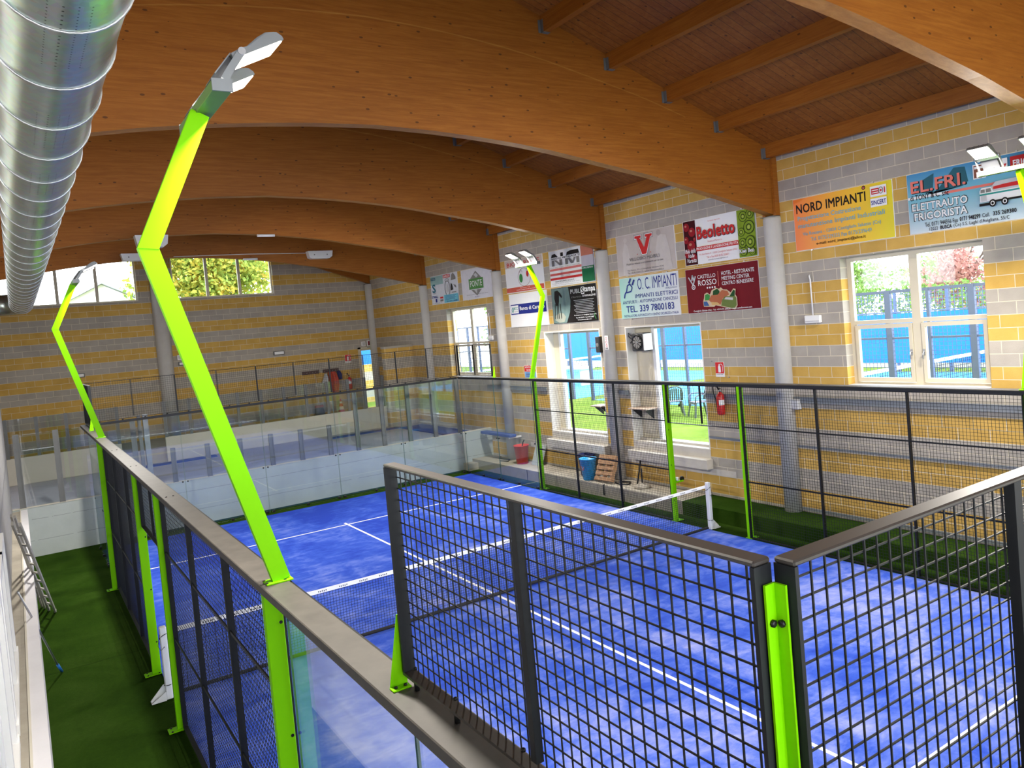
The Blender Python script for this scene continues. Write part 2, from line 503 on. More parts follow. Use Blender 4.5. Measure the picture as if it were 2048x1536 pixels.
# ================================================================ THE HALL
XL = -5.13
XR = 11.33           # inner face of the window wall
YF = 29.7            # inner face of the end wall
BY = [-1.9, 3.45, 8.93, 14.2, 19.3, 24.4, 29.5]       # arched beams / columns
XC = 3.1
def zbot(x):
    d = abs(x-XC)
    pts = [(0, 7.34), (.9, 7.31), (1.6, 7.265), (2.3, 7.2), (2.95, 7.12), (5, 6.79), (6.8, 6.42), (8.15, 6.115), (9.2, 5.88)]
    for (a, b), (c, e) in zip(pts, pts[1:]):
        if d <= c: return b+(e-b)*(d-a)/(c-a)
    return 5.8
def ztop(x): return 7.34+(XR-XC-abs(x-XC))*.352
def zend(x): return 6.60+(XR-XC-abs(x-XC))*.352
def wall_boxes(mb, ax, a0, a1, z0, z1, t0, t1, ops, mat):
    """ax: direction the wall runs; ops: (a_lo, a_hi, z_lo, z_hi) openings"""
    cuts = sorted(set([a0, a1]+[c for o in ops for c in o[:2] if a0 < c < a1]))
    for c0, c1 in zip(cuts, cuts[1:]):
        zz = [z0]
        for o in sorted([o for o in ops if o[0] <= c0+1e-6 and o[1] >= c1-1e-6], key=lambda o: o[2]):
            zz += [o[2], o[3]]
        zz.append(z1)
        for k in range(0, len(zz), 2):
            if zz[k+1]-zz[k] > 1e-4:
                if ax == 'y': mb.box(t0, t1, c0, c1, zz[k], zz[k+1], mat)
                else: mb.box(c0, c1, t0, t1, zz[k], zz[k+1], mat)
OPR = [(5.07, 7.56, 2.80, 5.12), (11.08, 13.62, 1.30, 4.13), (14.62, 17.12, 1.30, 4.13), (20.2, 22.92, 2.80, 5.12),
       (-.3, 2.2, 2.80, 5.12), (-5.3, -2.8, 2.80, 5.12)]  # last two: unseen windows near the camera, put in for light
mb = MB(); wall_boxes(mb, 'y', -7.2, YF+.4, 0, 7.3, XR, XR+.36, OPR, WALLY); struct(mb, 'wall_right')
# end wall with high windows and the door
OPF = [(10.74, 11.33, 1.45, 3.93), (-2.35, 2.60, 6.42, 8.02), (3.77, 7.42, 6.42, 8.02)]
mb = MB()
wall_boxes(mb, 'x', XL, XR, 0, 8.02, YF, YF+.4, OPF, WALLX)
mb.prism([(XL, YF, 7.3), (XL, YF, 7.2), (XR, YF, 7.2), (XR, YF, 7.3), (9.38, YF+.001, 8.02), (9.38, YF+.001, 8.02)][0:0] or [(-3.18, YF, 8.02), (9.38, YF, 8.02), (XC, YF, 10.22)], (0, .4, 0), WALLX)
struct(mb, 'wall_far')
OPW_ADDED = [(y0, y0+4.0, 4.5, 6.0) for y0 in (-6.4, -1.2, 4.0, 9.2, 14.4, 19.6)]  # unseen high windows, added to bring daylight onto roof and beams
mb = MB(); wall_boxes(mb, 'y', -7.2, YF+.4, 0, 7.3, XL-.4, XL, OPW_ADDED, WALLY); struct(mb, 'wall_left')
for k, (y0, y1, z0, z1) in enumerate(OPW_ADDED):
    mb = MB()
    for a_ in (y0, y0+1.3, y0+2.64, y1-.06): mb.box(XL-.3, XL-.22, a_, a_+.06, z0, z1, CREAMW)
    mb.box(XL-.3, XL-.22, y0+.06, y1-.06, z0, z0+.06, CREAMW); mb.box(XL-.3, XL-.22, y0+.06, y1-.06, z1-.06, z1, CREAMW)
    o = mb.build('window_%d' % (20+k)); o['kind'] = 'structure'
OPB_ADDED = [(-4.4, 2.6, 1.2, 8.0), (3.8, 10.6, 1.2, 8.0)]  # unseen near-end openings, made large to brighten the hall
mb = MB(); wall_boxes(mb, 'x', XL, XR, 0, 8.02, -7.2, -6.8, OPB_ADDED, WALLX)
mb.prism([(-3.18, -7.2, 8.02), (9.38, -7.2, 8.02), (XC, -7.2, 10.22)], (0, .4, 0), WALLX); struct(mb, 'wall_near')
# roof boards
for nm, s in (('ceiling_right', 1), ('ceiling_left', -1)):
    mb = MB(); xe = XC+s*(XR+.5-XC); ze = ztop(XR)-.352*.5
    mb.prism([(XC, -7.2, ztop(XC)), (xe, -7.2, ze), (xe, -7.2, ze+.12), (XC, -7.2, ztop(XC)+.12)], (0, YF+7.6, 0), BOARD)
    struct(mb, 'ceiling' if s == 1 else 'ceiling')
# floor
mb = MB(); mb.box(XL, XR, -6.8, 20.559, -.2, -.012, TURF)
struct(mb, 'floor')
# arched glulam beams
ordn = ['first', 'second', 'third', 'fourth', 'fifth', 'sixth', 'seventh']
vis = {1: 'nearest the camera, crossing the top right corner', 2: 'broadest, above the near lamp pole',
       3: 'just behind the broadest beam', 4: 'third behind the broadest one',
       5: 'directly in front of the far windows', 6: 'darkest and smallest, tight against the far end wall', 0: 'behind the camera position'}
for i, y in enumerate(BY):
    mb = MB(); xs = [XC+(XR-.02-XC)*t/28 for t in range(-28, 29)]
    hw = .095; zb_ = zbot if i < 6 else zend
    for a, b in zip(xs, xs[1:]):
        za, zb, ta, tb = zb_(a), zb_(b), ztop(a), ztop(b)
        mb.poly([(a, y-hw, za), (b, y-hw, zb), (b, y-hw, tb), (a, y-hw, ta)], WOOD)
        mb.poly([(a, y+hw, za), (b, y+hw, zb), (b, y+hw, tb), (a, y+hw, ta)], WOOD)
        mb.poly([(a, y-hw, za), (b, y-hw, zb), (b, y+hw, zb), (a, y+hw, za)], WOODE)
        mb.poly([(a, y-hw, ta), (b, y-hw, tb), (b, y+hw, tb), (a, y+hw, ta)], WOOD)
    for e in (xs[0], xs[-1]): mb.poly([(e, y-hw, zb_(e)), (e, y+hw, zb_(e)), (e, y+hw, ztop(e)), (e, y-hw, ztop(e))], WOOD)
    t = thing('arched_beam', (XC, y, zbot(XC)), 'orange brown curved glulam roof beam, '+vis[i], 'beam')
    mb.build('glulam', t)
    if i == 6: continue
    # joint line between arch and upper wedge
    mb = MB()
    sx = [XC+(XR-XC)*.72*t/16 for t in range(-16, 17)]
    for a, b in zip(sx, sx[1:]):
        fa, fb = [min(ztop(q)-.03, zbot(q)+1.45-.006*(q-XC)**2) for q in (a, b)]
        mb.poly([(a, y-hw-.002, fa), (b, y-hw-.002, fb), (b, y-hw-.002, fb+.018), (a, y-hw-.002, fa+.018)], WOODE)
    mb.build('glue_joint', t, fixn=False)
    mb = MB(); mb.box(XR-.13, XR-.005, y-.16, y-.1, 6.10, ztop(XR)-.12, WOOD); mb.box(XR-.13, XR-.005, y+.1, y+.16, 6.10, ztop(XR)-.12, WOOD)
    mb.build('fork_post', t)
# purlins on the window side of the roof
PX = [11.08, 9.84, 8.60, 7.35, 6.08, 4.8, 3.55]
pos_l = [w_+' up from the window wall' for w_ in ('first', 'second', 'third', 'fourth', 'fifth', 'sixth', 'seventh')]
bay_l = {0: 'on the camera side of the nearest beam', 1: 'in the large top right bay', 2: 'just beyond the broadest beam', 3: 'in the third bay back', 4: 'in the fourth bay back'}
for bi in (0, 1, 2, 3, 4):
    for k, px in enumerate(PX):
        if bi == 4 and k > 1: continue
        if bi == 0 and k > 4: continue
        if bi == 3 and k > 3: continue
        y0, y1 = BY[bi]+.1, BY[bi+1]-.1
        t = thing('roof_purlin', (px, (y0+y1)/2, ztop(px)-.25), 'wooden purlin, %s, %s' % (pos_l[k], bay_l[bi]), 'beam', 'roof purlins')
        mb = MB(); zt = ztop(px)
        P = []
        for yy in (y0, y1):
            P.append([(px-.06, yy, zt-.24), (px+.06, yy, zt-.24), (px+.06, yy, ztop(px+.06)-.002), (px-.06, yy, ztop(px-.06)-.002)])
        mb.hexa([P[0][0], P[0][1], P[1][1], P[1][0], P[0][3], P[0][2], P[1][2], P[1][3]], WOODY)
        mb.build('timber', t)
        mb = MB()
        for yy in (y1,):
            mb.box(px-.066, px-.061, yy-.07, yy-.001, zt-.25, zt-.05, PGREY); mb.box(px-.066, px+.066, yy-.07, yy-.001, zt-.25, zt-.241, PGREY)
            mb.box(px-.11, px-.061, yy-.004, yy-.001, zt-.25, zt-.05, PGREY)
        mb.build('joist_hanger', t)
# round concrete columns
cl = {0: 'behind the camera, by the window wall', 1: 'of the window wall, right of the picture edge', 2: 'between the orange board and the dark red board', 3: 'between the two doorways, left of the board with the red V',
      4: 'right of the white board with green diamond logo', 5: 'left of the small pale blue poster', 6: 'in the far right corner of the hall'}
for i, y in enumerate(BY):
    t = thing('column', (XR, y, 0), 'pale round concrete column '+cl[i], 'column', 'columns of the window wall')
    mb = MB(); tz = 6.04 if i < 6 else 6.55; mb.lathe((XR-.05, y, 0), [(.175, .29 if y < 20 else 1.01), (.175, tz), (.165, tz+.04)], COLC, 28); mb.build('shaft', t)
    mb = MB(); mb.box(XR-.2, XR-.01, y-.16, y+.16, tz+.041, tz+.055, PGREY); mb.build('bearing_plate', t)
t = thing('column', (3.3, YF, 1.4), 'tall round concrete column in the middle of the far wall, between the two high windows', 'column')
mb = MB(); mb.lathe((3.27, YF-.05, 0), [(.26, 1.45), (.26, 7.1)], COLC, 28); mb.build('shaft', t)

# ---------------------------------------------------------------- windows of the window wall
def casement_window(n, y0, y1, z0, z1):
    xf = XR+.20
    mb = MB()
    f = .085; ym = (y0+y1)/2; zt = z0+1.12
    d0, d1 = xf, xf+.08
    mb.box(d0, d1, y0, y0+f, z0, z1, CREAMW); mb.box(d0, d1, y1-f, y1, z0, z1, CREAMW)
    mb.box(d0, d1, y0+f, y1-f, z0, z0+f*.6, CREAMW); mb.box(d0, d1, y0+f, y1-f, z1-f*.9, z1, CREAMW)
    mb.box(d0, d1, ym-.075, ym+.075, z0+f*.6, z1-f*.9, CREAMW)
    mb.box(d0, d1, y0+f, ym-.075, zt-.03, zt+.04, CREAMW); mb.box(d0, d1, ym+.075, y1-f, zt-.03, zt+.04, CREAMW)
    o = mb.build('window_%d' % n); o['kind'] = 'structure'
    for s, (a, b) in enumerate(((y0+f, ym-.075), (ym+.075, y1-f))):
        mb = MB()       # opening sash
        g = .07; zb, zc = z0+f*.6+.01, zt-.04
        mb.box(xf-.02, xf+.05, a+.008, a+g, zb, zc, CREAMW); mb.box(xf-.02, xf+.05, b-g, b-.008, zb, zc, CREAMW)
        mb.box(xf-.02, xf+.05, a+g, b-g, zb, zb+g, CREAMW); mb.box(xf-.02, xf+.05, a+g, b-g, zc-g, zc, CREAMW)
        sash = mb.build('casement_sash', o)
        hy = b-.035 if s == 0 else a+.035
        mb = MB(); mb.tube([(xf-.02, hy, zb+.52), (xf-.06, hy, zb+.52), (xf-.07, hy, zb+.50), (xf-.07, hy, zb+.40)], .011, STEEL, 8)
        mb.box(xf-.03, xf-.02, hy-.018, hy+.018, zb+.47, zb+.57, STEEL); mb.build('window_handle', sash)
        mb = MB(); mb.box(xf+.012, xf+.018, a+g, b-g, zb+g, zc-g, GLASS2); mb.build('pane', sash)
        mb = MB(); mb.box(xf+.032, xf+.038, a, b, zt+.04, z1-f*.9, GLASS2); mb.build('pane', o)
    mb = MB(); mb.box(XR-.02, XR+.2, y0+.01, y1-.01, z0, z0+.02, SILLC); s_ = mb.build('sill', o)
    return o
casement_window(1, *OPR[0]); casement_window(2, *OPR[3]); casement_window(3, *OPR[4]); casement_window(4, *OPR[5])
# high windows of the end walls
def strip_window(n, x0, x1, y, z0, z1, npane):
    mb = MB(); f = .06
    mb.box(x0, x0+f, y, y+.08, z0, z1, CREAMW); mb.box(x1-f, x1, y, y+.08, z0, z1, CREAMW)
    mb.box(x0+f, x1-f, y, y+.08, z0, z0+f, CREAMW); mb.box(x0+f, x1-f, y, y+.08, z1-f, z1, CREAMW)
    pw = (x1-x0-2*f)/npane
    for k in range(1, npane): mb.box(x0+f+k*pw-.05, x0+f+k*pw+.05, y, y+.08, z0+f, z1-f, CREAMW)
    o = mb.build('window_%d' % n); o['kind'] = 'structure'
    for k in range(npane):
        mb = MB(); mb.box(x0+f+k*pw+(.05 if k else 0), x0+f+(k+1)*pw-(.05 if k < npane-1 else 0), y+.03, y+.036, z0+f, z1-f, GLASS2); mb.build('pane', o)
strip_window(5, -2.35, 2.60, YF+.1, 6.42, 8.02, 4)
strip_window(6, 3.77, 7.42, YF+.1, 6.42, 8.02, 3)
strip_window(7, -4.4, 2.6, -7.1, 1.2, 8.0, 4); strip_window(8, 3.8, 10.6, -7.1, 1.2, 8.0, 4)  # glazing behind the camera, unseen and added for daylight

# ---------------------------------------------------------------- the two tall doorways
def doorway(n, y0, y1, leaf):
    """white plastered reveal, cream frame, stone threshold and step"""
    o_mb = MB()
    # plaster lining
    o_mb.box(XR-.004, XR+.40, y1-.03, y1+.001, 1.3, 4.13, WHITEP); o_mb.box(XR-.004, XR+.40, y0-.001, y0+.03, 1.3, 4.13, WHITEP)
    o_mb.box(XR-.004, XR+.40, y0+.03, y1-.03, 4.10, 4.131, WHITEP)
    o = o_mb.build('door_%d' % n); o['kind'] = 'structure'
    # frame posts
    mb = MB(); a = leaf if leaf else y1-.30
    mb.box(XR+.27, XR+.37, a-.10, a, 1.36, 4.10, WHITE)
    mb.box(XR+.27, XR+.37, y0+.03, y0+.11, 1.36, 4.10, CREAMW)
    mb.box(XR+.27, XR+.37, y0+.11, a-.10, 4.04, 4.10, CREAMW)
    mb.build('door_frame', o)
    mb = MB(); mb.box(XR+.29, XR+.34, a, y1-.03, 1.36, 4.10, CREAMW)
    if y1-a > .45:
        for z0, z1 in ((1.46, 2.1), (2.2, 3.1), (3.2, 4.0)):
            mb.box(XR+.28, XR+.29, a+.1, y1-.13, z0, z1, CREAMW); mb.box(XR+.272, XR+.28, a+.14, y1-.17, z0+.04, z1-.04, CREAMW)
    mb.build('door_leaf', o)
    mb = MB(); mb.box(XR-.001, XR+.18, y0+.03, y1-.03, 1.3, 1.31, SILLC); mb.box(XR+.18, XR+.40, y0+.03, y1-.03, 1.3, 1.36, SILLC); mb.build('threshold', o)
    mb = MB(); mb.box(XR+.33, XR+.336, y0+.11, a-.1, 1.36, 4.04, GLASS2); mb.build('pane', o)
    # projecting stone step
    st = MB(); st.bbox(XR-.20, XR-.002, y0-.05, y1+.05, .88, 1.10, SILLC, .008)
    tag(st.build('stone_step'), 'thick projecting stone sill under the %s doorway' % ('nearer' if n == 1 else 'farther'), 'sill')
    # concrete riser patch above sill
    st = MB(); st.box(XR-.012, XR-.001, y0, y1, 1.10, 1.30, SILLC); o2 = st.build('riser', o)
    return o
doorway(1, 11.08, 13.62, 12.98)
doorway(2, 14.62, 17.12, None)
# bare concrete patches under the doorways
for (a, b, lab) in ((10.4, 14.3, 'nearer'), (14.3, 18.3, 'farther')):
    mb = MB(); mb.box(XR-.006, XR-.001, a, b, .74, .88, SILLC); struct(mb, 'trim_1')
# grey cable trays along the wall
def seg_wall(z0, z1, th, segs, mat, lab):
    for k, (a, b, where) in enumerate(segs):
        mb = MB(); mb.box(XR-th, XR-.002, a, b, z0, z1, mat)
        mb.box(XR-th-.004, XR-th, a, b, z1-.012, z1, mat); mb.box(XR-th-.004, XR-th, a, b, z0, z0+.012, mat)
        tag(mb.build('cable_tray'), lab+' '+where, 'cable tray')
seg_wall(2.45, 2.56, .05, [(-2.5, 8.74, 'under the big near window'), (9.12, 11.06, 'behind the near fire extinguisher'), (13.66, 14.0, 'between the two doorways'),
                       (17.2, 19.1, 'by the red and blue notice'), (19.5, 20.48, 'low beside the far lamp pole')], TRAY, 'blue grey metal cable tray on the block wall')
for (a, b, where) in ((-2.5, 8.74, 'low under the big near window'), (9.12, 11.06, 'low between column and nearer doorway')):
    mb = MB(); mb.box(XR-.03, XR-.002, a, b, 1.575, 1.61, TRAY); tag(mb.build('wall_strip'), 'thin grey strip on the block wall, '+where, 'conduit')  # narrow grey strip standing proud of the block wall
mb = MB(); mb.box(XR-.04, XR-.002, -2.5, 8.74, .335, .39, TRAY); tag(mb.build('base_strip'), 'grey strip for the shaded base course of the block wall above the turf ledge', 'rail')  # base course with its dark shading, drawn as one grey strip

# ---------------------------------------------------------------- concrete ledge, turf covered part
mb = MB(); mb.box(10.53, XR-.001, 11.25, 20.559, -.012, .288, LEDGEC); mb.box(10.2, 10.53, 20.2, 20.559, -.012, .2, LEDGEC)
for yy in (17.4, 13.2): mb.box(10.524, 10.53, yy, yy+.02, -.01, .28, BOLT)
struct(mb, 'trim_2')
mb = MB(); mb.box(10.51, XR-.001, -6.8, 11.25, -.012, .29, TURF); struct(mb, 'trim_3')

# ---------------------------------------------------------------- back: low wall, lane, barrier, upper floor
mb = MB(); mb.box(-1.72, XR-.001, 20.56, 20.7, -.2, 1.155, GREYC); mb.box(-1.72, XR-.001, 20.55, 20.71, 1.155, 1.17, CREAMC); struct(mb, 'wall_back')
mb = MB(); mb.box(XL, XR-.001, 20.7, 26.31, .8, 1.0, LANE); struct(mb, 'floor')
mb = MB(); mb.box(XL, XR-.001, 26.311, YF-.001, .8, 1.45, LEDGEC); struct(mb, 'floor')
BLUEM = pm('blue rubber mat', (.03, .07, .28), .7, 0, .1)
for (x0, x1, y0, y1, lab) in ((1.3, 3.9, 25.5, 25.9, 'blue floor mat strip in the gap of the cream barrier'), (10.2, 11.1, 21.0, 25.2, 'long dark blue floor mat at the right end of the grey lane'), (7.6, 10.2, 25.2, 25.6, 'dark blue floor mat running along the foot of the cream barrier')):
    mb = MB(); mb.box(x0, x1, y0, y1, 1.0, 1.03, BLUEM); tag(mb.build('floor_mat'), lab, 'mat')
for (x0, x1, lab) in ((XL, 1.25, 'left part of the long cream barrier wall behind the grey lane'), (2.52, XR-.001, 'long cream barrier wall behind the grey lane, right of its gap')):
    mb = MB(); mb.bbox(x0, x1, 26.2, 26.31, 1.001, 1.79, CREAMC, .01); tag(mb.build('barrier_wall'), lab, 'wall')
# posts with clear sheets
def rail_post(x, y, z0, z1, lab, w=.09, grp=None):
    mb = MB(); mb.box(x-w/2, x+w/2, y-.04, y+.04, z0, z1, PGREY); mb.box(x-w/2-.012, x-w/2+.012, y-.055, y-.04, z0, z1, PGREY); mb.box(x+w/2-.012, x+w/2+.012, y-.055, y-.04, z0, z1, PGREY)
    return tag(mb.build('guard_post'), lab, 'post', grp)
def sheet(x0, x1, y, z0, z1, lab, grp=None):
    mb = MB(); mb.box(x0, x1, y-.005, y+.005, z0, z1, PLEXI); return tag(mb.build('clear_sheet'), lab, 'panel', grp)
fr = [(-1.46, 2.9), (-.66, 2.9), (.16, 2.9), (1.0, 2.9), (1.86, 2.05), (2.70, 2.03), (3.53, 2.03), (4.35, 2.03), (5.17, 2.03), (6.0, 2.03), (6.83, 2.9), (7.65, 2.9), (8.5, 2.9), (9.35, 2.9), (10.2, 2.9)]
for i, (x, z) in enumerate(fr):
    rail_post(x, 20.6, 1.17, z, 'grey steel guard post on top of the low back wall, number %s from the left' % ['one', 'two', 'three', 'four', 'five', 'six', 'seven', 'eight', 'nine', 'ten', 'eleven', 'twelve', 'thirteen', 'fourteen', 'fifteen'][i], .10, 'guard posts on the low back wall')
    if i < len(fr)-1 and i != 3:
        x2, z2 = fr[i+1]
        sheet(x+.04, x2-.04, 20.62, 1.17, min(z, z2)-.01, 'clear plexiglass sheet on the low back wall, bay %s from the left' % ['one', 'two', 'three', 'four', 'five', 'six', 'seven', 'eight', 'nine', 'ten', 'eleven', 'twelve', 'thirteen', 'fourteen'][i], 'clear sheets on the low back wall')
nums = ['one', 'two', 'three', 'four', 'five', 'six', 'seven', 'eight', 'nine', 'ten', 'eleven', 'twelve', 'thirteen', 'fourteen', 'fifteen', 'sixteen', 'seventeen', 'eighteen']
bx = [-3.3, -2.5, -1.72, -.94, -.17, .60, 1.2, 2.56, 3.32, 4.09, 4.86, 5.64, 6.42, 7.2, 7.97, 8.75, 9.4, 10.1]
for i, x in enumerate(bx):
    rail_post(x, 26.26, 1.79, 2.95, 'grey steel post on the cream barrier, number %s from the left' % nums[i], .07, 'posts on the cream barrier')
    if i < len(bx)-1 and i not in (6, 16):
        sheet(x+.04, bx[i+1]-.04, 26.28, 1.79, 2.94, 'clear sheet standing on the cream barrier, bay %s from the left' % nums[i], 'clear sheets on the cream barrier')
# tall gate posts of the lane entrance
mb = MB(); mb.box(1.12, 1.2, 20.55, 20.63, 1.17, 3.0, PGREY); mb.box(1.24, 1.36, 20.53, 20.65, 1.17, 3.0, ALU); tag(mb.build('gate_post'), 'pale double gate post beside the gap in the low back wall sheets', 'post')
# stub wall and door at the far right
mb = MB(); mb.box(10.16, XR-.001, 25.9, 26.15, 1.0, 3.92, WALLX); mb.box(10.14, XR-.001, 25.88, 26.17, 3.92, 4.0, LEDGEC); struct(mb, 'wall_stub')
mb = MB(); f = .06
mb.box(10.74, 10.8, YF+.1, YF+.2, 1.45, 3.93, CREAMW); mb.box(10.8, 11.33, YF+.1, YF+.2, 3.86, 3.93, CREAMW)
mb.box(10.62, 10.735, YF-.03, YF-.001, 1.45, 4.0, CREAMW); mb.box(10.62, XR-.3, YF-.03, YF-.001, 3.935, 4.0, CREAMW)
d3 = mb.build('door_3'); d3['kind'] = 'structure'
mb = MB(); mb.box(10.8, 11.33, YF+.14, YF+.146, 1.45, 3.86, GLASS2); mb.build('pane', d3)

# ---------------------------------------------------------------- left side: gallery wall
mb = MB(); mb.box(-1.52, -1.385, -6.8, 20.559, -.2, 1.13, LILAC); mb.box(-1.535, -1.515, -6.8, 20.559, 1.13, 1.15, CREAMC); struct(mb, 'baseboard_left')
mb = MB(); mb.box(-1.78, -1.52, -6.8, 20.49, -.2, 1.129, LEDGEC); struct(mb, 'baseboard_left')
OPL = [(yy, yy+2.3, 1.25, 2.6) for yy in (-5.6, -3.0, -.4, 2.2, 4.8, 7.4)]
mb = MB(); wall_boxes(mb, 'y', -6.8, 20.54, 1.131, 4.15, -1.88, -1.68, OPL, STUCCO)
mb.tube([(-1.78, -6.8, 4.15), (-1.78, 20.49, 4.15)], .098, STUCCO, 14)
struct(mb, 'wall_gallery')
mb = MB(); mb.box(XL, -1.88, -6.8, 20.49, 2.95, 3.15, LEDGEC); struct(mb, 'floor')
for k, op in enumerate(OPL):
    y0, y1, z0, z1 = op
    mb = MB()
    for a_, b_ in ((y0, y0+.14), (y1-.14, y1), (y0+1.06, y0+1.20)): mb.box(-1.70, -1.615, a_, b_, z0, z1, WHITE)
    mb.box(-1.70, -1.615, y0+.14, y1-.14, z1-.1, z1, WHITE)
    mb.box(-1.72, -1.60, y0-.05, y1+.05, z0-.1, z0, WHITE)
    o = mb.build('window_%d' % (9+k)); o['kind'] = 'structure'
    mb = MB(); mb.box(-1.685, -1.68, y0+.14, y1-.14, z0, z1-.1, PLEXI); mb.build('pane', o)
# ================================================================ THE COURT
RZ = 2.97            # underside datum / top of the flat rail
TZ = 3.94            # top of the upper mesh
t = thing('court_surface', (5, 10, -.011), 'bright blue sanded court carpet with white lines', 'court')
mb = MB(); mb.box(0, 10, .23, 19.77, -.011, 0.0, COURT); mb.build('carpet', t)
for (a, b, c, d) in ((0, 10, 16.925, 16.975), (0, 10, 3.025, 3.075), (4.975, 5.025, 2.83, 17.15)):
    mb = MB()
    if c == 2.83:
        mb.box(a, b, 2.83, 3.025, 0, .003, LINE); mb.box(a, b, 3.075, 16.925, 0, .003, LINE); mb.box(a, b, 16.975, 17.15, 0, .003, LINE)
    else: mb.box(a, b, c, d, 0, .003, LINE)
    mb.build('white_line', t)

def wires(mb, ax, a0, a1, z0, z1, c, mat, st=.05, r=.002, na=None):
    """welded mesh in plane (ax runs a0..a1); c = other coordinate"""
    n = max(1, round((a1-a0)/st)); s = (a1-a0)/n
    for i in range(1, n):
        a = a0+i*s
        if ax == 'y': mb.box(c-r, c+r, a-r, a+r, z0, z1, mat)
        else: mb.box(a-r, a+r, c-r, c+r, z0, z1, mat)
    m = max(1, round((z1-z0)/st)); s = (z1-z0)/m
    for j in range(1, m):
        z = z0+j*s
        if ax == 'y': mb.box(c+r, c+3*r, a0, a1, z-r, z+r, mat)
        else: mb.box(a0, a1, c+r, c+3*r, z-r, z+r, mat)
def mesh_panel(ax, a0, a1, z0, z1, c0, c1, label, mids=(), hz=(), top=.014, grp=None, r=.002, fmat=FRAMEB, mw=.032, bolts=False, inner=True):
    """framed welded-mesh panel. ax: running direction, c0..c1: frame thickness across"""
    cm = (c0+c1)/2; wm = (c1-.008 if c1 <= .001 else (c0+.002 if c0 < 10.5 else cm)) if inner else cm
    loc = (cm, a0, z0) if ax == 'y' else (a0, cm, z0)
    t = thing('mesh_panel', loc, label, 'fence panel', grp)
    def B(mb, a, b, z, zz, q0, q1, mat, bev=0):
        if ax == 'y': (mb.bbox if bev else mb.box)(q0, q1, a, b, z, zz, mat)
        else: (mb.bbox if bev else mb.box)(a, b, q0, q1, z, zz, mat)
    mb = MB(); f = .012
    B(mb, a0, a1, z1-top, z1, c0, c1, fmat, 1); B(mb, a0, a1, z0, z0+.012, c0, c1, fmat)
    B(mb, a0, a0+f, z0+.012, z1-top, c0, c1, BLACK); B(mb, a1-f, a1, z0+.012, z1-top, c0, c1, BLACK)
    mb.build('frame', t)
    mb = MB()
    if ax == 'y': wires(mb, 'y', a0+f, a1-f, z0+.012, z1-top, wm, BLACK, r=r)
    else: wires(mb, 'x', a0+f, a1-f, z0+.012, z1-top, wm, BLACK, r=r)
    mb.build('wire_mesh', t)
    for m in mids:
        mb = MB(); B(mb, m-mw/2, m+mw/2, z0+.04, z1-top, min(wm-.022, cm-.014) if c1 <= .001 else cm-.014, (wm-.004) if c1 <= .001 else cm+.014, BLACK); mb.build('upright', t)
    for z in hz:
        mb = MB(); B(mb, a0+f, a1-f, z-.012, z+.012, cm-.018, cm-.006, BLACK); mb.build('cross_rail', t)
    if bolts:
        mb = MB()
        for z in (z1-.16, z0+.62, z0+.36, z0+.14):
            p = (cm-.004, a1+.001, z) if ax == 'y' else (a1, cm, z)
            mb.lathe(p, [(.006, 0), (.006, .003)], STEEL, 8, ax)
        mb.build('bolt', t)
    return t
def flat_rail(ax, a0, a1, q0, q1, label, lip=None, z=RZ):
    """wide flat top rail"""
    loc = ((q0+q1)/2, a0, z-.06) if ax == 'y' else (a0, (q0+q1)/2, z-.06)
    t = thing('top_rail', loc, label, 'rail')
    mb = MB(); rm = RAIL if q1-q0 > .1 else BLACK
    if ax == 'y': mb.bbox(q0, q1, a0, a1, z-.06, z, rm, .005)
    else: mb.bbox(a0, a1, q0, q1, z-.06, z, rm, .005)
    mb.build('hollow_section', t)
    if lip:
        mb = MB()
        if ax == 'y': mb.box(lip[0], lip[1], a0, a1, z-.05, z-.01, BLACK)
        else: mb.box(a0, a1, lip[0], lip[1], z-.05, z-.01, BLACK)
        mb.build('edge_strip', t)
    return t
flat_rail('y', -.02, 20.02, -.16, .015, 'long dusty flat rail on top of the near left side wall of the court', (.017, .030))
flat_rail('y', -.02, 20.02, 9.985, 10.16, 'dark flat rail along the far side of the court, in front of the windows', (9.968, 9.983))
t = flat_rail('x', .035, 9.965, 20.03, 20.08, 'thin dark rail over the far end glass of the court')
mb = MB()
for i in range(20):
    mb.lathe((.25+i*.5, 20.055, RZ), [(.022, .001), (.022, .018), (.01, .026)], BOLT, 8)
mb.build('bolt', t)
t = flat_rail('x', .035, 9.965, -.08, -.03, 'thin dark rail over the near end glass of the court')

mb = MB()
for yy in (13.35, 10.9, 7.9, .78, .62):
    for dx in (-.115, -.045): mb.lathe((dx, yy, RZ), [(.011, 0), (.011, .004), (.005, .007)], BOLT, 8)
for yy in (.74, .58): mb.lathe((-.075, yy-.04, RZ), [(.011, 0), (.011, .004), (.005, .007)], BOLT, 8)
mb.build('bolt', [o for o in bpy.data.objects if o.name == 'top_rail'][0])
# --- upper mesh
A1 = mesh_panel('y', .004, 2.0, RZ+.05, TZ, -.055, -.0, 'large black mesh panel left of the foreground lime corner post, above the dusty rail', mids=(1.0,), top=.014, bolts=True, r=.0021)
mb = MB()
for yy in (.12, .60, 1.08, 1.56, 1.92):
    mb.lathe((-.03, yy, RZ+.001), [(.012, 0), (.012, .048)], BOLT, 10)
    mb.lathe((-.03, yy, RZ+.091), [(.009, 0), (.009, .008), (.005, .011)], BOLT, 8)
mb.build('spacer_bolt', A1)
for k in range(5):
    x0 = .004 if k == 0 else 2.0*k
    mesh_panel('x', x0, 2.0*k+2-.002 if k < 4 else 9.996, RZ+.05, TZ, -.055, 0, 'wire mesh panel above the near end wall, %s from the lime corner post' % ['first', 'second', 'third', 'fourth', 'fifth'][k], mids=(2.0*k+1,), top=.014, r=.0021 if k < 2 else .002, grp='upper mesh panels of the near end', mw=.04)
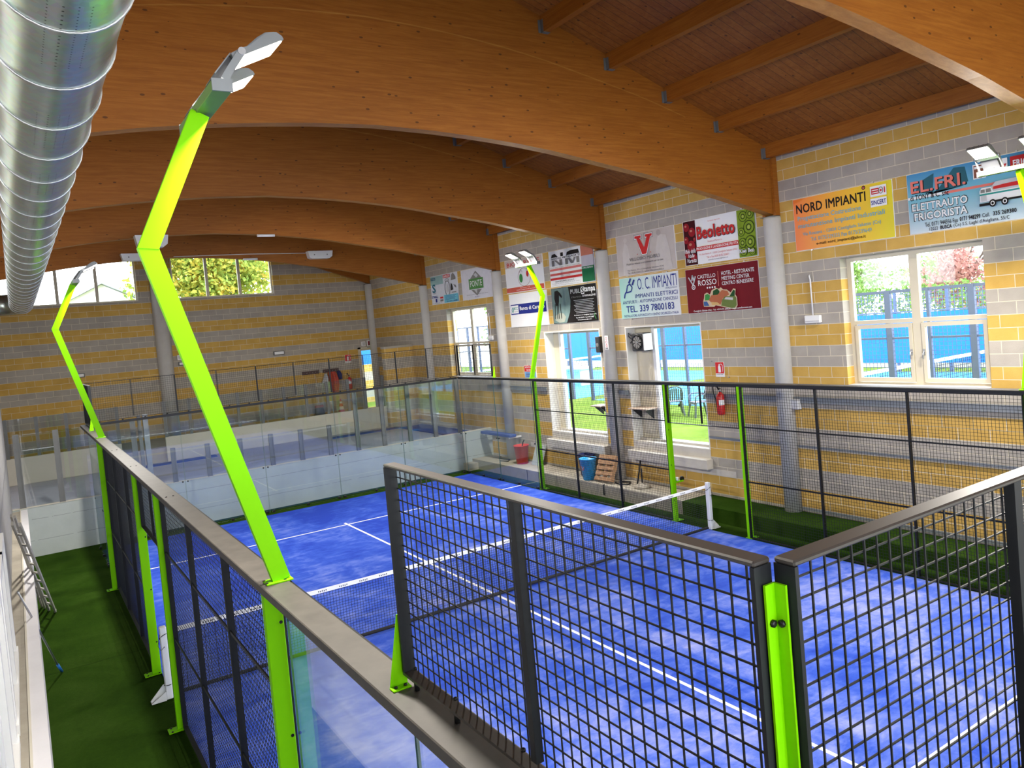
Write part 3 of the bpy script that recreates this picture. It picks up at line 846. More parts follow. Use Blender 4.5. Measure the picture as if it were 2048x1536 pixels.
mesh_panel('y', 18.0, 19.99, RZ+.03, TZ, -.055, 0, 'small dark mesh panel seen edge on at the far left corner', mids=(19.0,))
mesh_panel('y', 18.0, 19.99, RZ+.03, TZ, 10.0, 10.055, 'wire mesh panel at the far right corner, before the far window', mids=(19.0,))
mesh_panel('y', .01, 2.0, RZ+.05, TZ, 10.0, 10.055, 'wire mesh panel at the near right corner of the court, outside the picture', mids=(1.0,))
for k in range(5):
    mesh_panel('x', 2.0*k+.002, 2.0*k+1.998, RZ+.03, TZ, 20.03, 20.075, 'wire mesh panel above the far end glass, %s from the left' % ['first', 'second', 'third', 'fourth', 'fifth'][k], mids=(2*k+1.0,), top=.014, grp='upper mesh panels of the far end', mw=.02, fmat=BLACK, inner=False)
# --- triangular lime brackets
def bracket(x, y, s, label):
    t = thing('gusset_bracket', (x, y, RZ), label, 'bracket')
    mb = MB(); mb.prism([(x-.052, y, RZ+.002), (x+.03, y, RZ+.002), (x+.03, y, RZ+.31), (x+.008, y, RZ+.31)], (0, s*.006, 0), LIME)
    mb.build('web_plate', t)
    mb = MB(); mb.bbox(x-.056, x+.03, y-.045 if s > 0 else y+.006, y if s > 0 else y+.05, RZ, RZ+.007, LIME, .002); mb.build('foot_plate', t)
    mb = MB()
    for xx in (x-.035, x+.01): mb.lathe((xx, y-.022 if s > 0 else y+.028, RZ+.007), [(.0085, 0), (.0085, .006), (.004, .008)], BOLT, 8)
    mb.build('bolt', t)
bracket(-.062, 2.012, 1, 'lime green triangular bracket bolted to the dusty rail beside the foreground mesh panel')
bracket(-.06, 17.95, 1, 'small lime green bracket at the far left end of the dusty rail')

bracket(10.06, 17.95, 1, 'small lime green bracket on the far side rail, left of the third column')
# --- glass
def glass_panel(ax, a0, a1, c, z1, label, grp=None, clamps=True):
    t = thing('glass_panel', (c, a0, 0) if ax == 'y' else (a0, c, 0), label, 'glass panel', grp)
    mb = MB()
    if ax == 'y': mb.box(c-.006, c+.006, a0+.006, a1-.006, .015, z1, GLASS)
    else: mb.box(a0+.006, a1-.006, c-.006, c+.006, .015, z1, GLASS)
    mb.build('pane', t)
    mb = MB()
    for a in (a0+.007, a1-.007):
        if ax == 'y': mb.box(c-.007, c+.007, a-.0015, a+.0015, .015, z1, EDGE)
        else: mb.box(a-.0015, a+.0015, c-.007, c+.007, .015, z1, EDGE)
    mb.build('polished_edge', t)
    for a in (a0+.10, (a0+a1)/2+.04, a1-.07):
        mb = MB()
        if ax == 'y': mb.bbox(c-.03, c+.03, a-.035, a+.035, 0, .055, BOLT, .008)
        else: mb.bbox(a-.035, a+.035, c-.03, c+.03, 0, .055, BOLT, .008)
        mb.build('floor_clamp', t)
    mb = MB()
    for a in (a0+.06, a1-.06):
        if ax == 'y': mb.lathe((c-.011, a, 1.22), [(.02, 0), (.02, .022)], BOLT, 10, 'x')
        else: mb.lathe((a, c-.011, 1.22), [(.02, 0), (.02, .022)], BOLT, 10, 'y')
    mb.build('fixing_bolt', t)
for k in range(5):
    glass_panel('x', 2*k, 2*k+2, 20.05, RZ-.062, 'clear glass panel of the far end wall, %s from the left' % ['first', 'second', 'third', 'fourth', 'fifth'][k], 'far end glass')
    glass_panel('x', 2*k, 2*k+2, -.05, RZ-.062, 'clear glass panel of the near end wall, %s from the foreground corner' % ['first', 'second', 'third', 'fourth', 'fifth'][k], 'near end glass')
glass_panel('y', .05, 2, -.02, RZ-.062, 'clear side glass panel directly below the foreground mesh')
glass_panel('y', 2, 3.93, -.02, RZ-.062, 'clear side glass panel between the foreground mesh and the near lamp pole')
glass_panel('y', 16.05, 18, -.02, RZ-.062, 'clear side glass panel next to the far left lamp pole')
glass_panel('y', 18, 19.95, -.02, RZ-.062, 'clear side glass panel at the far left corner of the court')
glass_panel('y', .05, 2, 10.02, RZ-.062, 'clear side glass at the near right corner')
glass_panel('y', 2, 3.93, 10.02, RZ-.062, 'second clear side glass from the near right corner')
glass_panel('y', 16.05, 18, 10.02, RZ-.062, 'clear side glass panel in front of the red bucket')
glass_panel('y', 18, 19.95, 10.02, RZ-.062, 'clear side glass panel at the far right corner of the court')

# --- lime posts
def steel_post(x, y, s, label, z1=RZ-.062, wdt=.115):
    """flat section, s=-1 stands outside the left side, +1 right side; foot plate outwards"""
    t = thing('steel_post', (x, y, 0), label, 'post')
    a, b = (x-wdt, x) if s < 0 else (x, x+wdt)
    mb = MB(); mb.bbox(a, b, y-.03, y+.03, .012, z1, LIME, .004); mb.build('shaft', t)
    mb = MB(); mb.bbox(min(a, a+0)-(.10 if s < 0 else 0), b+(.10 if s > 0 else 0), y-.075, y+.075, 0, .012, LIME, .003); mb.build('foot_plate', t)
    mb = MB()
    for xx in ((a-.06, b-.03) if s < 0 else (a+.03, b+.06)):
        for yy in (y-.055, y+.055): mb.lathe((xx, yy, .012), [(.012, 0), (.012, .008), (.005, .012)], BOLT, 8)
    mb.build('anchor_bolt', t)
    mb = MB()
    for z in (.45, 1.2, 1.95, 2.7):
        if z < z1: mb.lathe((x-.02 if s < 0 else x+.02, y-.034, z), [(.011, 0), (.011, .005)], BOLT, 8, 'y')
    mb.build('side_bolt', t)
    return t
steel_post(-.03, 4.0, -1, 'lime green post directly under the near lamp pole')
steel_post(.0, 9.0, -1, 'lime green post left of the net, nearer side of the left gate')
steel_post(.0, 11.0, -1, 'lime green post left of the net, farther side of the left gate')
steel_post(-.03, 16.0, -1, 'thin looking lime green post under the far left lamp pole')
steel_post(10.03, 4.0, 1, 'lime green post under the right near lamp, outside the picture')
steel_post(10.0, 9.0, 1, 'lime green post right of the white net post at the right gate')
steel_post(10.0, 11.0, 1, 'lime green post of the right gate, in front of the nearer doorway')
steel_post(10.03, 16.0, 1, 'lime green post under the lit far lamp')
# corner angles
def corner_post(x, y, sx, sy, label):
    t = thing('corner_post', (x, y, 0), label, 'post')
    mb = MB(); L = .035; th = .006; z1 = TZ-.055
    mb.prism([(x, y, 0), (x+sx*L, y, 0), (x+sx*L, y+sy*th, 0), (x+sx*th, y+sy*th, 0), (x+sx*th, y+sy*L, 0), (x, y+sy*L, 0)], (0, 0, z1), LIME)
    mb.build('angle_section', t)
    mb = MB()
    for z in (3.80, 3.25):
        mb.lathe((x+sx*.021, y+sy*th, z), [(.0085, 0), (.0085, sy*.006), (.004, sy*.008)], BOLT, 8, 'y')
        mb.lathe((x+sx*th, y+sy*.021, z), [(.0085, 0), (.0085, sx*.006), (.004, sx*.008)], BOLT, 8, 'x')
    mb.build('bolt', t)
corner_post(0, 0, -1, -1, 'lime green angle corner post in the foreground between the two mesh panels')
corner_post(10.0, 0, 1, -1, 'lime green corner post at the near right, outside the picture')
# --- side mesh bays
for (x0, x1, sd) in ((-.055, -.0, 'left'), (10.0, 10.055, 'right')):
    for (y0, y1, nm) in ((4.035, 8.965, 'near'), (11.035, 15.965, 'far')):
        w3 = (y1-y0)/3
        for k in range(3):
            lab = {'left': 'tall wire mesh panel of the left side wall', 'right': 'tall wire mesh panel by the window wall'}[sd]
            order = (['next to the near lamp', 'middle of the near three', 'near side of gate'] if nm == 'near' else ['far side of gate', 'middle of the far three', 'next to the far lamp'])[k]
            mesh_panel('y', y0+k*w3+.001, y0+(k+1)*w3-.001, .02, RZ-.062, x0, x1, lab+', '+order, hz=(1.1, 2.14), fmat=BLACK, grp='side mesh panels')
    mesh_panel('y', 9.035, 10.965, 2.1, RZ-.062, x0, x1, 'short wire mesh panel above the %s gate opening' % sd, mids=(10.0,), fmat=BLACK)

# --- net
t = thing('tennis_net', (5, 10, 0), 'black court net with white top tape across the middle of the blue court', 'net')
mb = MB()
def nz(x): return .90-.02*(1-((x-5)/5)**2)
n = 222
for i in range(n+1):
    x = .06+9.88*i/n; mb.box(x-.0021, x+.0021, 9.9987, 10.0021, .04, nz(x)-.05, NETB)
for j in range(20):
    for i in range(10):
        a, b = .06+9.88*i/10, .06+9.88*(i+1)/10
        f = (j+.5)/20; za, zb = .04+(nz(a)-.09)*f, .04+(nz(b)-.09)*f
        mb.hexa([(a, 10.0021, za-.0021), (b, 10.0021, zb-.0021), (b, 10.0039, zb-.0021), (a, 10.0039, za-.0021), (a, 10.0021, za+.0021), (b, 10.0021, zb+.0021), (b, 10.0039, zb+.0021), (a, 10.0039, za+.0021)], NETB)
mb.build('netting', t)
mb = MB()
for i in range(20):
    a, b = .04+9.92*i/20, .04+9.92*(i+1)/20
    za, zb = nz(a), nz(b)
    mb.hexa([(a, 9.988, za-.055), (b, 9.988, zb-.055), (b, 10.012, zb-.055), (a, 10.012, za-.055), (a, 9.988, za), (b, 9.988, zb), (b, 10.012, zb), (a, 10.012, za)], TAPE)
for i in range(34):
    x = .5+i*.27
    if abs(x-5) < .12: continue
mb.build('top_tape', t)
mb = MB()
for i in range(30):
    x = .45+i*.315; z = nz(x)-.03
    for q in range(5):
        mb.box(x+q*.028, x+q*.028+.016, 9.9865, 9.988, z-.008-(q % 2)*.004, z+.008+((q+1) % 2)*.004, PGREY)
mb.build('printed_marks', t)
mb = MB(); mb.tube([(.04, 10, .045), (5, 10, .03), (9.96, 10, .045)], .028, NETB, 6); mb.build('bottom_cord', t)
mb = MB(); mb.box(.0, .03, 9.985, 10.015, .05, .88, WHITE); mb.build('side_tape', t)
def net_post(x, s, label):
    t = thing('net_post', (x, 10, 0), label, 'net post')
    mb = MB(); mb.bbox(x-.04, x+.04, 9.955, 10.045, .0, .95, WHITE, .008); mb.build('shaft', t)
    mb = MB(); mb.prism([(x+s*.04, 9.995, .01), (x+s*.22, 9.995, .01), (x+s*.22, 9.995, .035), (x+s*.06, 9.995, .20), (x+s*.04, 9.995, .20)], (0, .012, 0), WHITE)
    mb.bbox(min(x+s*.04, x+s*.22), max(x+s*.04, x+s*.22), 9.94, 10.06, 0, .012, WHITE, .003)
    mb.prism([(x+s*.04, 9.94, .012), (x+s*.22, 9.94, .012), (x+s*.04, 9.94, .12)], (0, .008, 0), WHITE)
    mb.build('foot', t)
    mb = MB()
    mb.tube([(x+.05*math.cos(a), 10+.055*math.sin(a), .82+.04*math.cos(a+1)) for a in [2*PI*i/12 for i in range(12)]], .005, BOLT, 5, closed=True)
    mb.tube([(x+.05*math.cos(a), 10+.055*math.sin(a), .19) for a in [2*PI*i/12 for i in range(12)]], .005, BOLT, 5, closed=True)
    mb.tube([(x+s*.045, 9.98, .86), (x+s*.075, 9.97, .72), (x+s*.05, 9.95, .66), (x, 9.948, .70)], .004, BOLT, 5)
    mb.build('cord', t)
net_post(-.045, -1, 'white net post at the left gate with triangular foot')
net_post(10.045, 1, 'white net post at the right gate with triangular foot')

# --- lamp poles
def light_pole(label, lit=True):
    """built around its own base (origin on the rail); arm leans in towards +x"""
    t = thing('light_pole', (0, 0, 0), label, 'floodlight pole')
    pts = [(.005, .01), (-.570, 2.15), (-.20, 2.97)]       # x, z of the centre line
    wd = .055
    def off(p, q):
        d = Vector((q[0]-p[0], 0, q[1]-p[1])).normalized(); return Vector((d.z, 0, -d.x))
    n1, n2 = off(pts[0], pts[1]), off(pts[1], pts[2])
    nb = (n1+n2).normalized(); k = 1/ nb.dot(n1)
    rows = [(Vector((pts[0][0], 0, pts[0][1])), n1*wd), (Vector((pts[1][0], 0, pts[1][1])), nb*wd*k), (Vector((pts[2][0], 0, pts[2][1])), n2*wd)]
    mb = MB(); dy = Vector((0, .03, 0))
    for (p, a), (q, b) in zip(rows, rows[1:]): mb.hexa([p-a-dy, p+a-dy, p+a+dy, p-a+dy, q-b-dy, q+b-dy, q+b+dy, q-b+dy], LIME)
    mb.build('shaft', t)
    mb = MB(); p, a = rows[1]; mb.bar(p-a-dy*1.02, p+a-dy*1.02, .004, .004, LIME); mb.build('weld_seam', t)
    mb = MB(); mb.bbox(-.10, .07, -.06, .05, .0, .012, LIME, .003); mb.build('base_plate', t)
    mb = MB()
    for xx, yy in ((-.095, -.04), (-.095, .03), (.02, -.045)): mb.lathe((xx, yy, .012), [(.010, 0), (.010, .003)], BOLT, 8)
    mb.build('bolt', t)
    # cross bar
    mb = MB(); mb.bbox(-.225, -.115, -.50, .50, 2.97, 3.03, pm('weathered green grey bar', (.12, .22, .05), .5, .2, .2), .004)
    mb.build('cross_bar', t)
    for s2 in (-1, 1):
        mb = MB(); mb.box(-.227, -.113, s2*.50, s2*.512, 2.965, 3.035, ALU); mb.build('end_cap', t)
    # two floodlights
    for sy in (-.33, .33):
        c = Vector((-.035, sy, 3.20))              # pivot
        d = Vector((math.cos(R24), 0, math.sin(R24)))       # outwards, slightly up
        nn = Vector((-math.sin(R24), 0, math.cos(R24)))
        sd = Vector((0, 1, 0)); hw = .145
        def P(u, v, h): return c+d*u+sd*v+nn*h
        fl_o = MB()
        prof = [(-.06, -.012), (-.055, .022), (.01, .032), (.06, .028), (.14, .052), (.20, .062), (.255, .05), (.275, .02), (.275, .0), (-.015, -.01)]
        for s2 in (-1, 1):
            fl_o.poly([P(u, s2*hw, h) for u, h in prof], ALU)
        for (u0, h0), (u1, h1) in zip(prof, prof[1:]+prof[:1]):
            fl_o.poly([P(u0, -hw, h0), P(u1, -hw, h1), P(u1, hw, h1), P(u0, hw, h0)], ALU)
        for v in (-.12, -.06, 0, .06, .12):           # cooling ribs
            fl_o.prism([P(.06, v, .028), P(.14, v, .052), P(.20, v, .062), P(.255, v, .05), P(.255, v, .06), P(.20, v, .074), P(.14, v, .063), P(.06, v, .036)], sd*.006, ALU)
        fl = fl_o.build('floodlight', t)
        mb = MB(); mb.poly([P(.02, -hw+.015, -.012), P(.265, -hw+.015, -.004), P(.265, hw-.015, -.004), P(.02, hw-.015, -.012)], LED if lit else GLASS2)
        mb.build('led_panel', fl, fixn=False)
        mb = MB(); mb.bar(P(-.06, 0, .005), P(-.20, 0, -.075), .22, .04, DARK, nn); mb.bar(P(-.05, 0, .03), P(-.19, 0, -.045), .24, .006, ALU, nn); mb.build('driver_box', fl)
        mb = MB()
        for s2 in (-1, 1):
            mb.bar(P(0, s2*(hw+.012), .01), (-.15, sy+s2*(hw+.012), 3.04), .006, .042, ALU, (1, 0, 0))
            mb.lathe(tuple(P(0, s2*(hw+.012), .01)-Vector((0, .010, 0))), [(.022, 0), (.022, .020)], STEEL, 14, 'y')
        mb.bar((-.15, sy-hw-.012, 3.037), (-.15, sy+hw+.012, 3.037), .05, .008, ALU)
        mb.build('tilt_bracket', fl)
        mb = MB(); mb.tube([P(-.16, .05, -.05), P(-.17, .02, -.10), (-.2, sy, 3.035)], .005, BOLT, 6); mb.build('cable', fl)
        if lit:
            ld = bpy.data.lights.new('floodlight_beam', 'AREA'); ld.shape = 'RECTANGLE'; ld.size = .24; ld.size_y = .25
            ld.energy = LAMP_W; ld.color = (1.0, .94, .85)
            lo = bpy.data.objects.new('floodlight_beam', ld); COL.objects.link(lo); lo.parent = fl
            lo.matrix_local = Matrix((d, sd, nn)).transposed().to_4x4(); lo.location = P(.14, 0, -.02)
    return t
R24 = math.radians(24)
lp = light_pole('tall bent lime green floodlight pole in the foreground, rising from the dusty rail')
for (x, y, rz, lab) in ((-.045, 16.0, 0, 'bent lime green floodlight pole at the far left, its head against the bright high window'),
                        (10.045, 16.0, PI, 'bent lime green pole at far right, its two lit heads before the boards'),
                        (10.045, 4.0, PI, 'floodlight at the right picture edge, its glare above the pale blue truck board')):
    c = copy_tree(lp); c.location = (x, y, RZ); c.rotation_euler = (0, 0, rz); c['label'] = lab
lp.location = (-.03, 3.96, RZ)
# ================================================================ THE BOARDS
K = pm('print black', (.015, .012, .012), .4); Wt = pm('print white', (.82, .82, .82), .4, 0, .02); RD = pm('print red', (.55, .03, .03), .4)
BL = pm('print navy', (.02, .03, .22), .4); GB = pm('print grey blue', (.20, .42, .48), .4); GY = pm('print grey', (.22, .21, .20), .4)
PK = pm('print coral', (.75, .20, .16), .4); GN = pm('print green', (.05, .26, .06), .4); LG = pm('print light grey', (.52, .52, .54), .4)
MAR = pm('print maroon', (.16, .006, .013), .35); DRD = pm('print dark cherry', (.10, .006, .012), .35); CY = pm('print cyan', (.16, .50, .62), .4)
def board(y_left, z0, wd, ht, label, face, cat='sign', x=XR, name='sponsor_board'):
    t = thing(name, (x-.012, y_left-wd/2, z0), label, cat, 'sponsor boards on the block wall' if name == 'sponsor_board' else None)
    mb = MB(); mb.box(x-.014, x-.002, y_left-wd, y_left, z0, z0+ht, Wt); mb.build('panel', t)
    B = Board((x-.0145, y_left, z0), (0, -1, 0), (0, 0, 1), (-1, 0, 0))
    if face is not None:
        B.rect(.006, wd-.006, .006, ht-.006, face); B.build('printed_face', t)
        B2 = Board((x-.0165, y_left, z0), (0, -1, 0), (0, 0, 1), (-1, 0, 0)); B = B2
    mb = MB()
    for u, v in ((.35, -.02), (wd-.35, ht+.005)):
        mb.box(x-.02, x-.001, y_left-u-.015, y_left-u+.015, z0+v, z0+v+.02, STEEL)
    mb.build('mounting_clip', t)
    return t, B
# 1 orange board
g1 = grad_mat('orange to yellow print', [(0, (.72, .62, .02)), (.35, (.85, .50, .02)), (1, (.80, .17, .03))], 'y', 6.46, 8.46)
t, B = board(8.455, 5.355, 2.0, .98, 'orange and yellow board of a plant builder with black heading, right of the nearest column', g1)
B.text('NORD IMPIANTI', .07, 1.50, .70, .865, K, .02); B.disc(1.475, .93, .035, K); B.ring(1.475, .93, .02, .01, PK)
B.text('Progettazione Costruzione', .09, 1.40, .535, .645, GB, .012); B.text('manutenzione Impianti Industriali', .09, 1.84, .395, .505, GB, .012)
B.text('Via Rossana - 12024 Costigliole Saluzzo (Cn)', .18, 1.76, .255, .335, GB, .008); B.text('Tel. 0175/239355 Fax 0175/239649', .35, 1.58, .155, .225, GB, .008)
B.text('e-mail: nord_impianti@alice.it', .46, 1.46, .055, .125, K, .008)
B.rect(1.60, 1.90, .74, .92, Wt); B.rect(1.62, 1.76, .78, .88, RD); B.rect(1.635, 1.75, .80, .815, Wt); B.rect(1.635, 1.75, .84, .855, Wt); B.ring(1.80, .83, .045, .014, GY, .06); B.disc(1.80, .83, .02, RD); B.rect(1.86, 1.88, .78, .88, RD)
B.rect(1.60, 1.90, .565, .71, Wt); B.text('SINCERT', 1.615, 1.885, .60, .675, BL, .02)
B.build('lettering', t)
# 2 pale blue truck board
g2 = grad_mat('cyan to pale print', [(0, (.52, .60, .66)), (.55, (.17, .46, .58)), (1, (.05, .25, .50))], 'z', 5.35, 6.35)
t, B = board(6.20, 5.355, 2.05, .985, 'pale blue board with coral letters and a lorry picture, farthest right', g2)
B.rect(.01, 2.04, .565, .605, Wt); B.rect(.62, 2.04, .565, .605, PK)
B.shape([(.12, .66), (.24, .84), (.46, .93), (.42, .60), (.55, .70), (.78, .95), (.95, .93), (.99, .70), (.90, .64), (.3, .64)], pm('print dark teal', (.03, .12, .16), .4))
B.text('EL.FRI.', .085, .965, .655, .84, K, .03); B.text('EL.FRI.', .07, .945, .665, .85, PK, .025)
B.text('di TONY & C. snc', .05, .68, .545, .63, K, .01)
B.text('ELETTRAUTO', .065, .965, .365, .495, K, .05); B.text('ELETTRAUTO', .075, .96, .373, .487, Wt, .02)
B.text('FRIGORISTA', .095, .955, .205, .335, K, .05); B.text('FRIGORISTA', .105, .95, .213, .327, Wt, .02)
B.text('Tel. 0171 944356 Fax', .27, .80, .09, .16, K, .004); B.text('0171 948299', .83, 1.14, .10, .165, K, .022); B.text('Cell.', 1.17, 1.28, .105, .165, K, .004); B.text('335 269380', 1.33, 1.66, .11, .17, K, .022)
B.text('12022', .34, .48, .02, .075, K, .004); B.text('BUSCA', .52, .70, .02, .075, K, .03); B.text("(Cn) S.S. Laghi d'Avigliana, 55/C", .73, 1.56, .01, .08, K, .004)
B.rect(1.075, 1.265, .70, .92, Wt); B.rect(1.09, 1.25, .715, .905, pm('print brown', (.22, .08, .05), .4)); B.rect(1.15, 1.185, .73, .86, Wt); B.rect(1.10, 1.24, .85, .885, Wt)
B.rect(1.29, 1.58, .72, .93, Wt); B.disc(1.435, .86, .135, RD, .09, 20, PI, 2*PI); B.text('SMILIES', 1.335, 1.535, .815, .85, Wt, .01)
B.rect(1.62, 1.98, .72, .93, RD); B.text('FRIGO', 1.66, 1.94, .78, .87, Wt, .03)
# lorry
B.shape([(1.16, .33), (1.16, .50), (1.19, .545), (1.35, .545), (1.37, .47), (2.02, .47), (2.02, .33)], Wt)
B.shape([(1.33, .54), (1.40, .61), (2.03, .63), (2.03, .47), (1.36, .47)], LG); B.shape([(1.36, .54), (1.52, .555), (2.03, .57), (2.03, .50), (1.36, .50)], RD); B.rect(1.16, 2.02, .43, .455, pm('print teal', (.04, .30, .26), .4))
B.shape([(1.175, .47), (1.18, .52), (1.24, .52), (1.24, .47)], GY); B.shape([(1.255, .47), (1.255, .525), (1.325, .525), (1.335, .47)], GY)
B.rect(1.18, 1.26, .34, .43, LG); B.rect(1.15, 1.32, .27, .31, K); B.rect(1.32, 2.0, .305, .335, K)
for u in (1.345, 1.52, 1.90): B.disc(u, .295, .052, K, .058); B.ring(u, .295, .03, .012, Wt, .034)
B.build('lettering', t)
# 3 fruit grower board
t, B = board(11.37, 5.385, 2.02, .98, 'white board with big red name between photographs of red apples and green kiwis', None)
DK = pm('print apple dark', (.05, .004, .008), .35); AP = pm('print apple red', (.28, .012, .02), .35); AH = pm('print apple sheen', (.55, .20, .14), .35); KW = pm('print kiwi green', (.20, .30, .02), .35, 0, .3, 9); KD = pm('print kiwi dark', (.03, .05, .008), .35); KL = pm('print kiwi light', (.38, .46, .08), .35)
B.rect(.01, .37, .01, .97, DK)
for u, v, r in ((.10, .84, .09), (.26, .72, .10), (.08, .56, .08), (.22, .42, .12), (.33, .55, .05), (.09, .26, .09), (.28, .16, .09)):
    r2 = min(r, u-.012, .368-u); B.disc(u, v, r2, AP, r); B.disc(u-.2*r2, v+.3*r, r2*.35, AH, r*.25)
B.text('Mela della', .03, .34, .27, .36, Wt, .01, .3); B.text('Valle', .12, .30, .17, .25, Wt, .01, .3); B.text('Varaita', .08, .35, .06, .15, Wt, .01, .3)
B.text('Azienda Agricola', .75, 1.10, .87, .90, PK); B.text('Beoletto', .425, 1.475, .535, .795, K, .045); B.text('Beoletto', .42, 1.465, .545, .80, RD, .03); B.text('Renato e Marco s.s.', .72, 1.12, .44, .48, PK)
B.rect(.37, 1.56, .285, .375, RD); B.text('PRODUZIONE E LAVORAZIONE FRUTTA', .385, 1.545, .305, .358, Wt, .015)
B.text("Via Sant'Anna, 4 - 12024 Costigliole Saluzzo (CN)", .45, 1.50, .175, .225, PK); B.text('Tel. e Fax 0039 0175 230471', .66, 1.28, .105, .15, PK); B.text('azienda.beoletto@libero.it', .70, 1.25, .045, .085, GY)
B.rect(1.56, 2.01, .01, .97, KW)
for u, v, r in ((1.72, .83, .11), (1.90, .86, .10), (1.86, .60, .14), (1.66, .52, .09), (1.68, .30, .10), (1.88, .30, .13), (1.70, .12, .09), (1.93, .10, .08)):
    r2 = min(r, u-1.565, 2.005-u); B.disc(u, v, r2, KD, r); B.disc(u, v, r2*.86, KW, r*.86); B.ring(u, v, r2*.5, r2*.16, KD, r*.5); B.disc(u, v, r2*.25, KL, r*.3)
B.text('Kiwi Beo', 1.60, 1.98, .09, .18, K, .05); B.text('Kiwi Beo', 1.605, 1.975, .095, .175, Wt, .015)
B.build('lettering', t)
# 4 hotel board
t, B = board(11.41, 4.33, 2.03, .975, 'dark red hotel board with white lettering and a small aerial picture of a castle', MAR)
B.text('CASTELLO', .36, .88, .745, .825, Wt, .002); B.text('ROSSO', .37, .90, .59, .71, Wt, .004)
for k in range(4): B.disc(.63+k*.072, .53, .021, Wt, n=10)
B.ring(.23, .575, .055, .018, Wt); B.disc(.23, .575, .02, LG); B.stroke([(.22, .63), (.14, .74), (.10, .80)], .03, LG); B.stroke([(.23, .63), (.28, .74), (.31, .81)], .03, LG); B.stroke([(.20, .72), (.22, .84), (.26, .72)], .035, LG)
B.stroke([(.965, .54), (.965, .86)], .012, PK)
B.text('HOTEL - RISTORANTE', 1.06, 1.93, .76, .84, Wt, .002); B.text('MEETING CENTER', 1.06, 1.80, .655, .73, Wt, .002); B.text('CENTRO BENESSERE', 1.06, 1.90, .55, .625, Wt, .002)
B.shape([(.50, .13), (.49, .24), (.52, .31), (.54, .40), (.62, .43), (.70, .38), (.76, .47), (.88, .51), (.97, .48), (1.02, .51), (1.08, .46), (1.18, .45), (1.28, .38), (1.36, .46), (1.42, .44), (1.40, .33), (1.44, .27), (1.44, .10), (1.37, .02), (.84, .14), (.80, .11)], pm('print cream', (.62, .48, .32), .4))
B.shape([(.51, .14), (.50, .24), (.60, .24), (.66, .14)], pm('print lake blue', (.05, .12, .30), .4)); B.shape([(.54, .26), (.56, .38), (.64, .40), (.70, .36), (.68, .26)], GN); B.shape([(.78, .36), (.80, .45), (.92, .49), (.98, .43), (.96, .36)], pm('print dark green', (.015, .07, .02), .4)); B.shape([(1.24, .30), (1.36, .43), (1.40, .41), (1.38, .30)], pm('print dark green', (.015, .07, .02), .4))
B.shape([(.66, .26), (.74, .36), (.92, .36), (1.05, .45), (1.20, .42), (1.24, .34), (1.05, .27), (.98, .14), (.80, .15)], pm('print roof red', (.42, .13, .06), .4)); B.shape([(.72, .22), (.90, .20), (.98, .14), (.74, .15)], pm('print sand', (.62, .40, .16), .4))
B.shape([(1.04, .24), (1.12, .31), (1.38, .30), (1.42, .26), (1.42, .11), (1.35, .04), (1.0, .12)], pm('print lawn', (.14, .19, .05), .4)); B.shape([(1.10, .25), (1.14, .29), (1.34, .27), (1.33, .22)], LG)
B.text('Costigliole Saluzzo (Cn) - Tel. +39 0175 230030 - www.castellorosso.com', .20, 1.82, .02, .065, Wt, .012)
B.build('lettering', t)
# 5 furniture board
g5 = pm('beige faded print', (.50, .44, .40), .4, 0, .14, 3)
t, B = board(13.67, 5.37, 2.02, .98, 'beige grey board with a large red V, above the pale green electrician board', g5)
fa = pm('print faint beige', (.58, .53, .49), .4); fb = pm('print faint brown', (.42, .36, .33), .4)
B.shape([(.20, .02), (.22, .55), (.32, .80), (.42, .70), (.50, .30), (.52, .02)], fa); B.disc(.35, .85, .06, fa); B.rect(1.0, 1.18, .05, .95, fb); B.shape([(1.35, .02), (1.40, .55), (1.50, .85), (1.75, .80), (1.85, .45), (1.9, .02)], fa); B.disc(1.52, .88, .07, fb)
def vee(o, mat):
    return B.shape([(.70-o, .90+o), (.92+o, .90+o), (.92+o, .84-o), (.87, .84-o), (1.00, .62), (1.02, .62), (1.12, .84-o), (1.07-o, .84-o), (1.07-o, .90+o), (1.30+o, .90+o), (1.30+o, .84-o), (1.25, .84-o), (1.07+o, .45-o), (.93-o, .45-o), (.76, .84-o), (.70-o, .84-o)], mat)
vee(.03, GY); vee(.016, Wt); vee(0, RD); B.disc(.76, .47, .012, RD); B.disc(1.22, .47, .012, RD)
B.text('VILLOSIO MOBILI', .46, 1.50, .325, .405, GY, .01); B.text('Mobili su misura e arredamenti per la casa', .34, 1.62, .225, .285, GY, .01, .2)
B.text('Via Roma, 53 - Costigliole Saluzzo (Cn)', .36, 1.62, .085, .13, GY, .008); B.text('Tel. 0175 230117 - www.villosiomobili.it', .36, 1.62, .025, .07, GY, .008)
B.build('lettering', t)
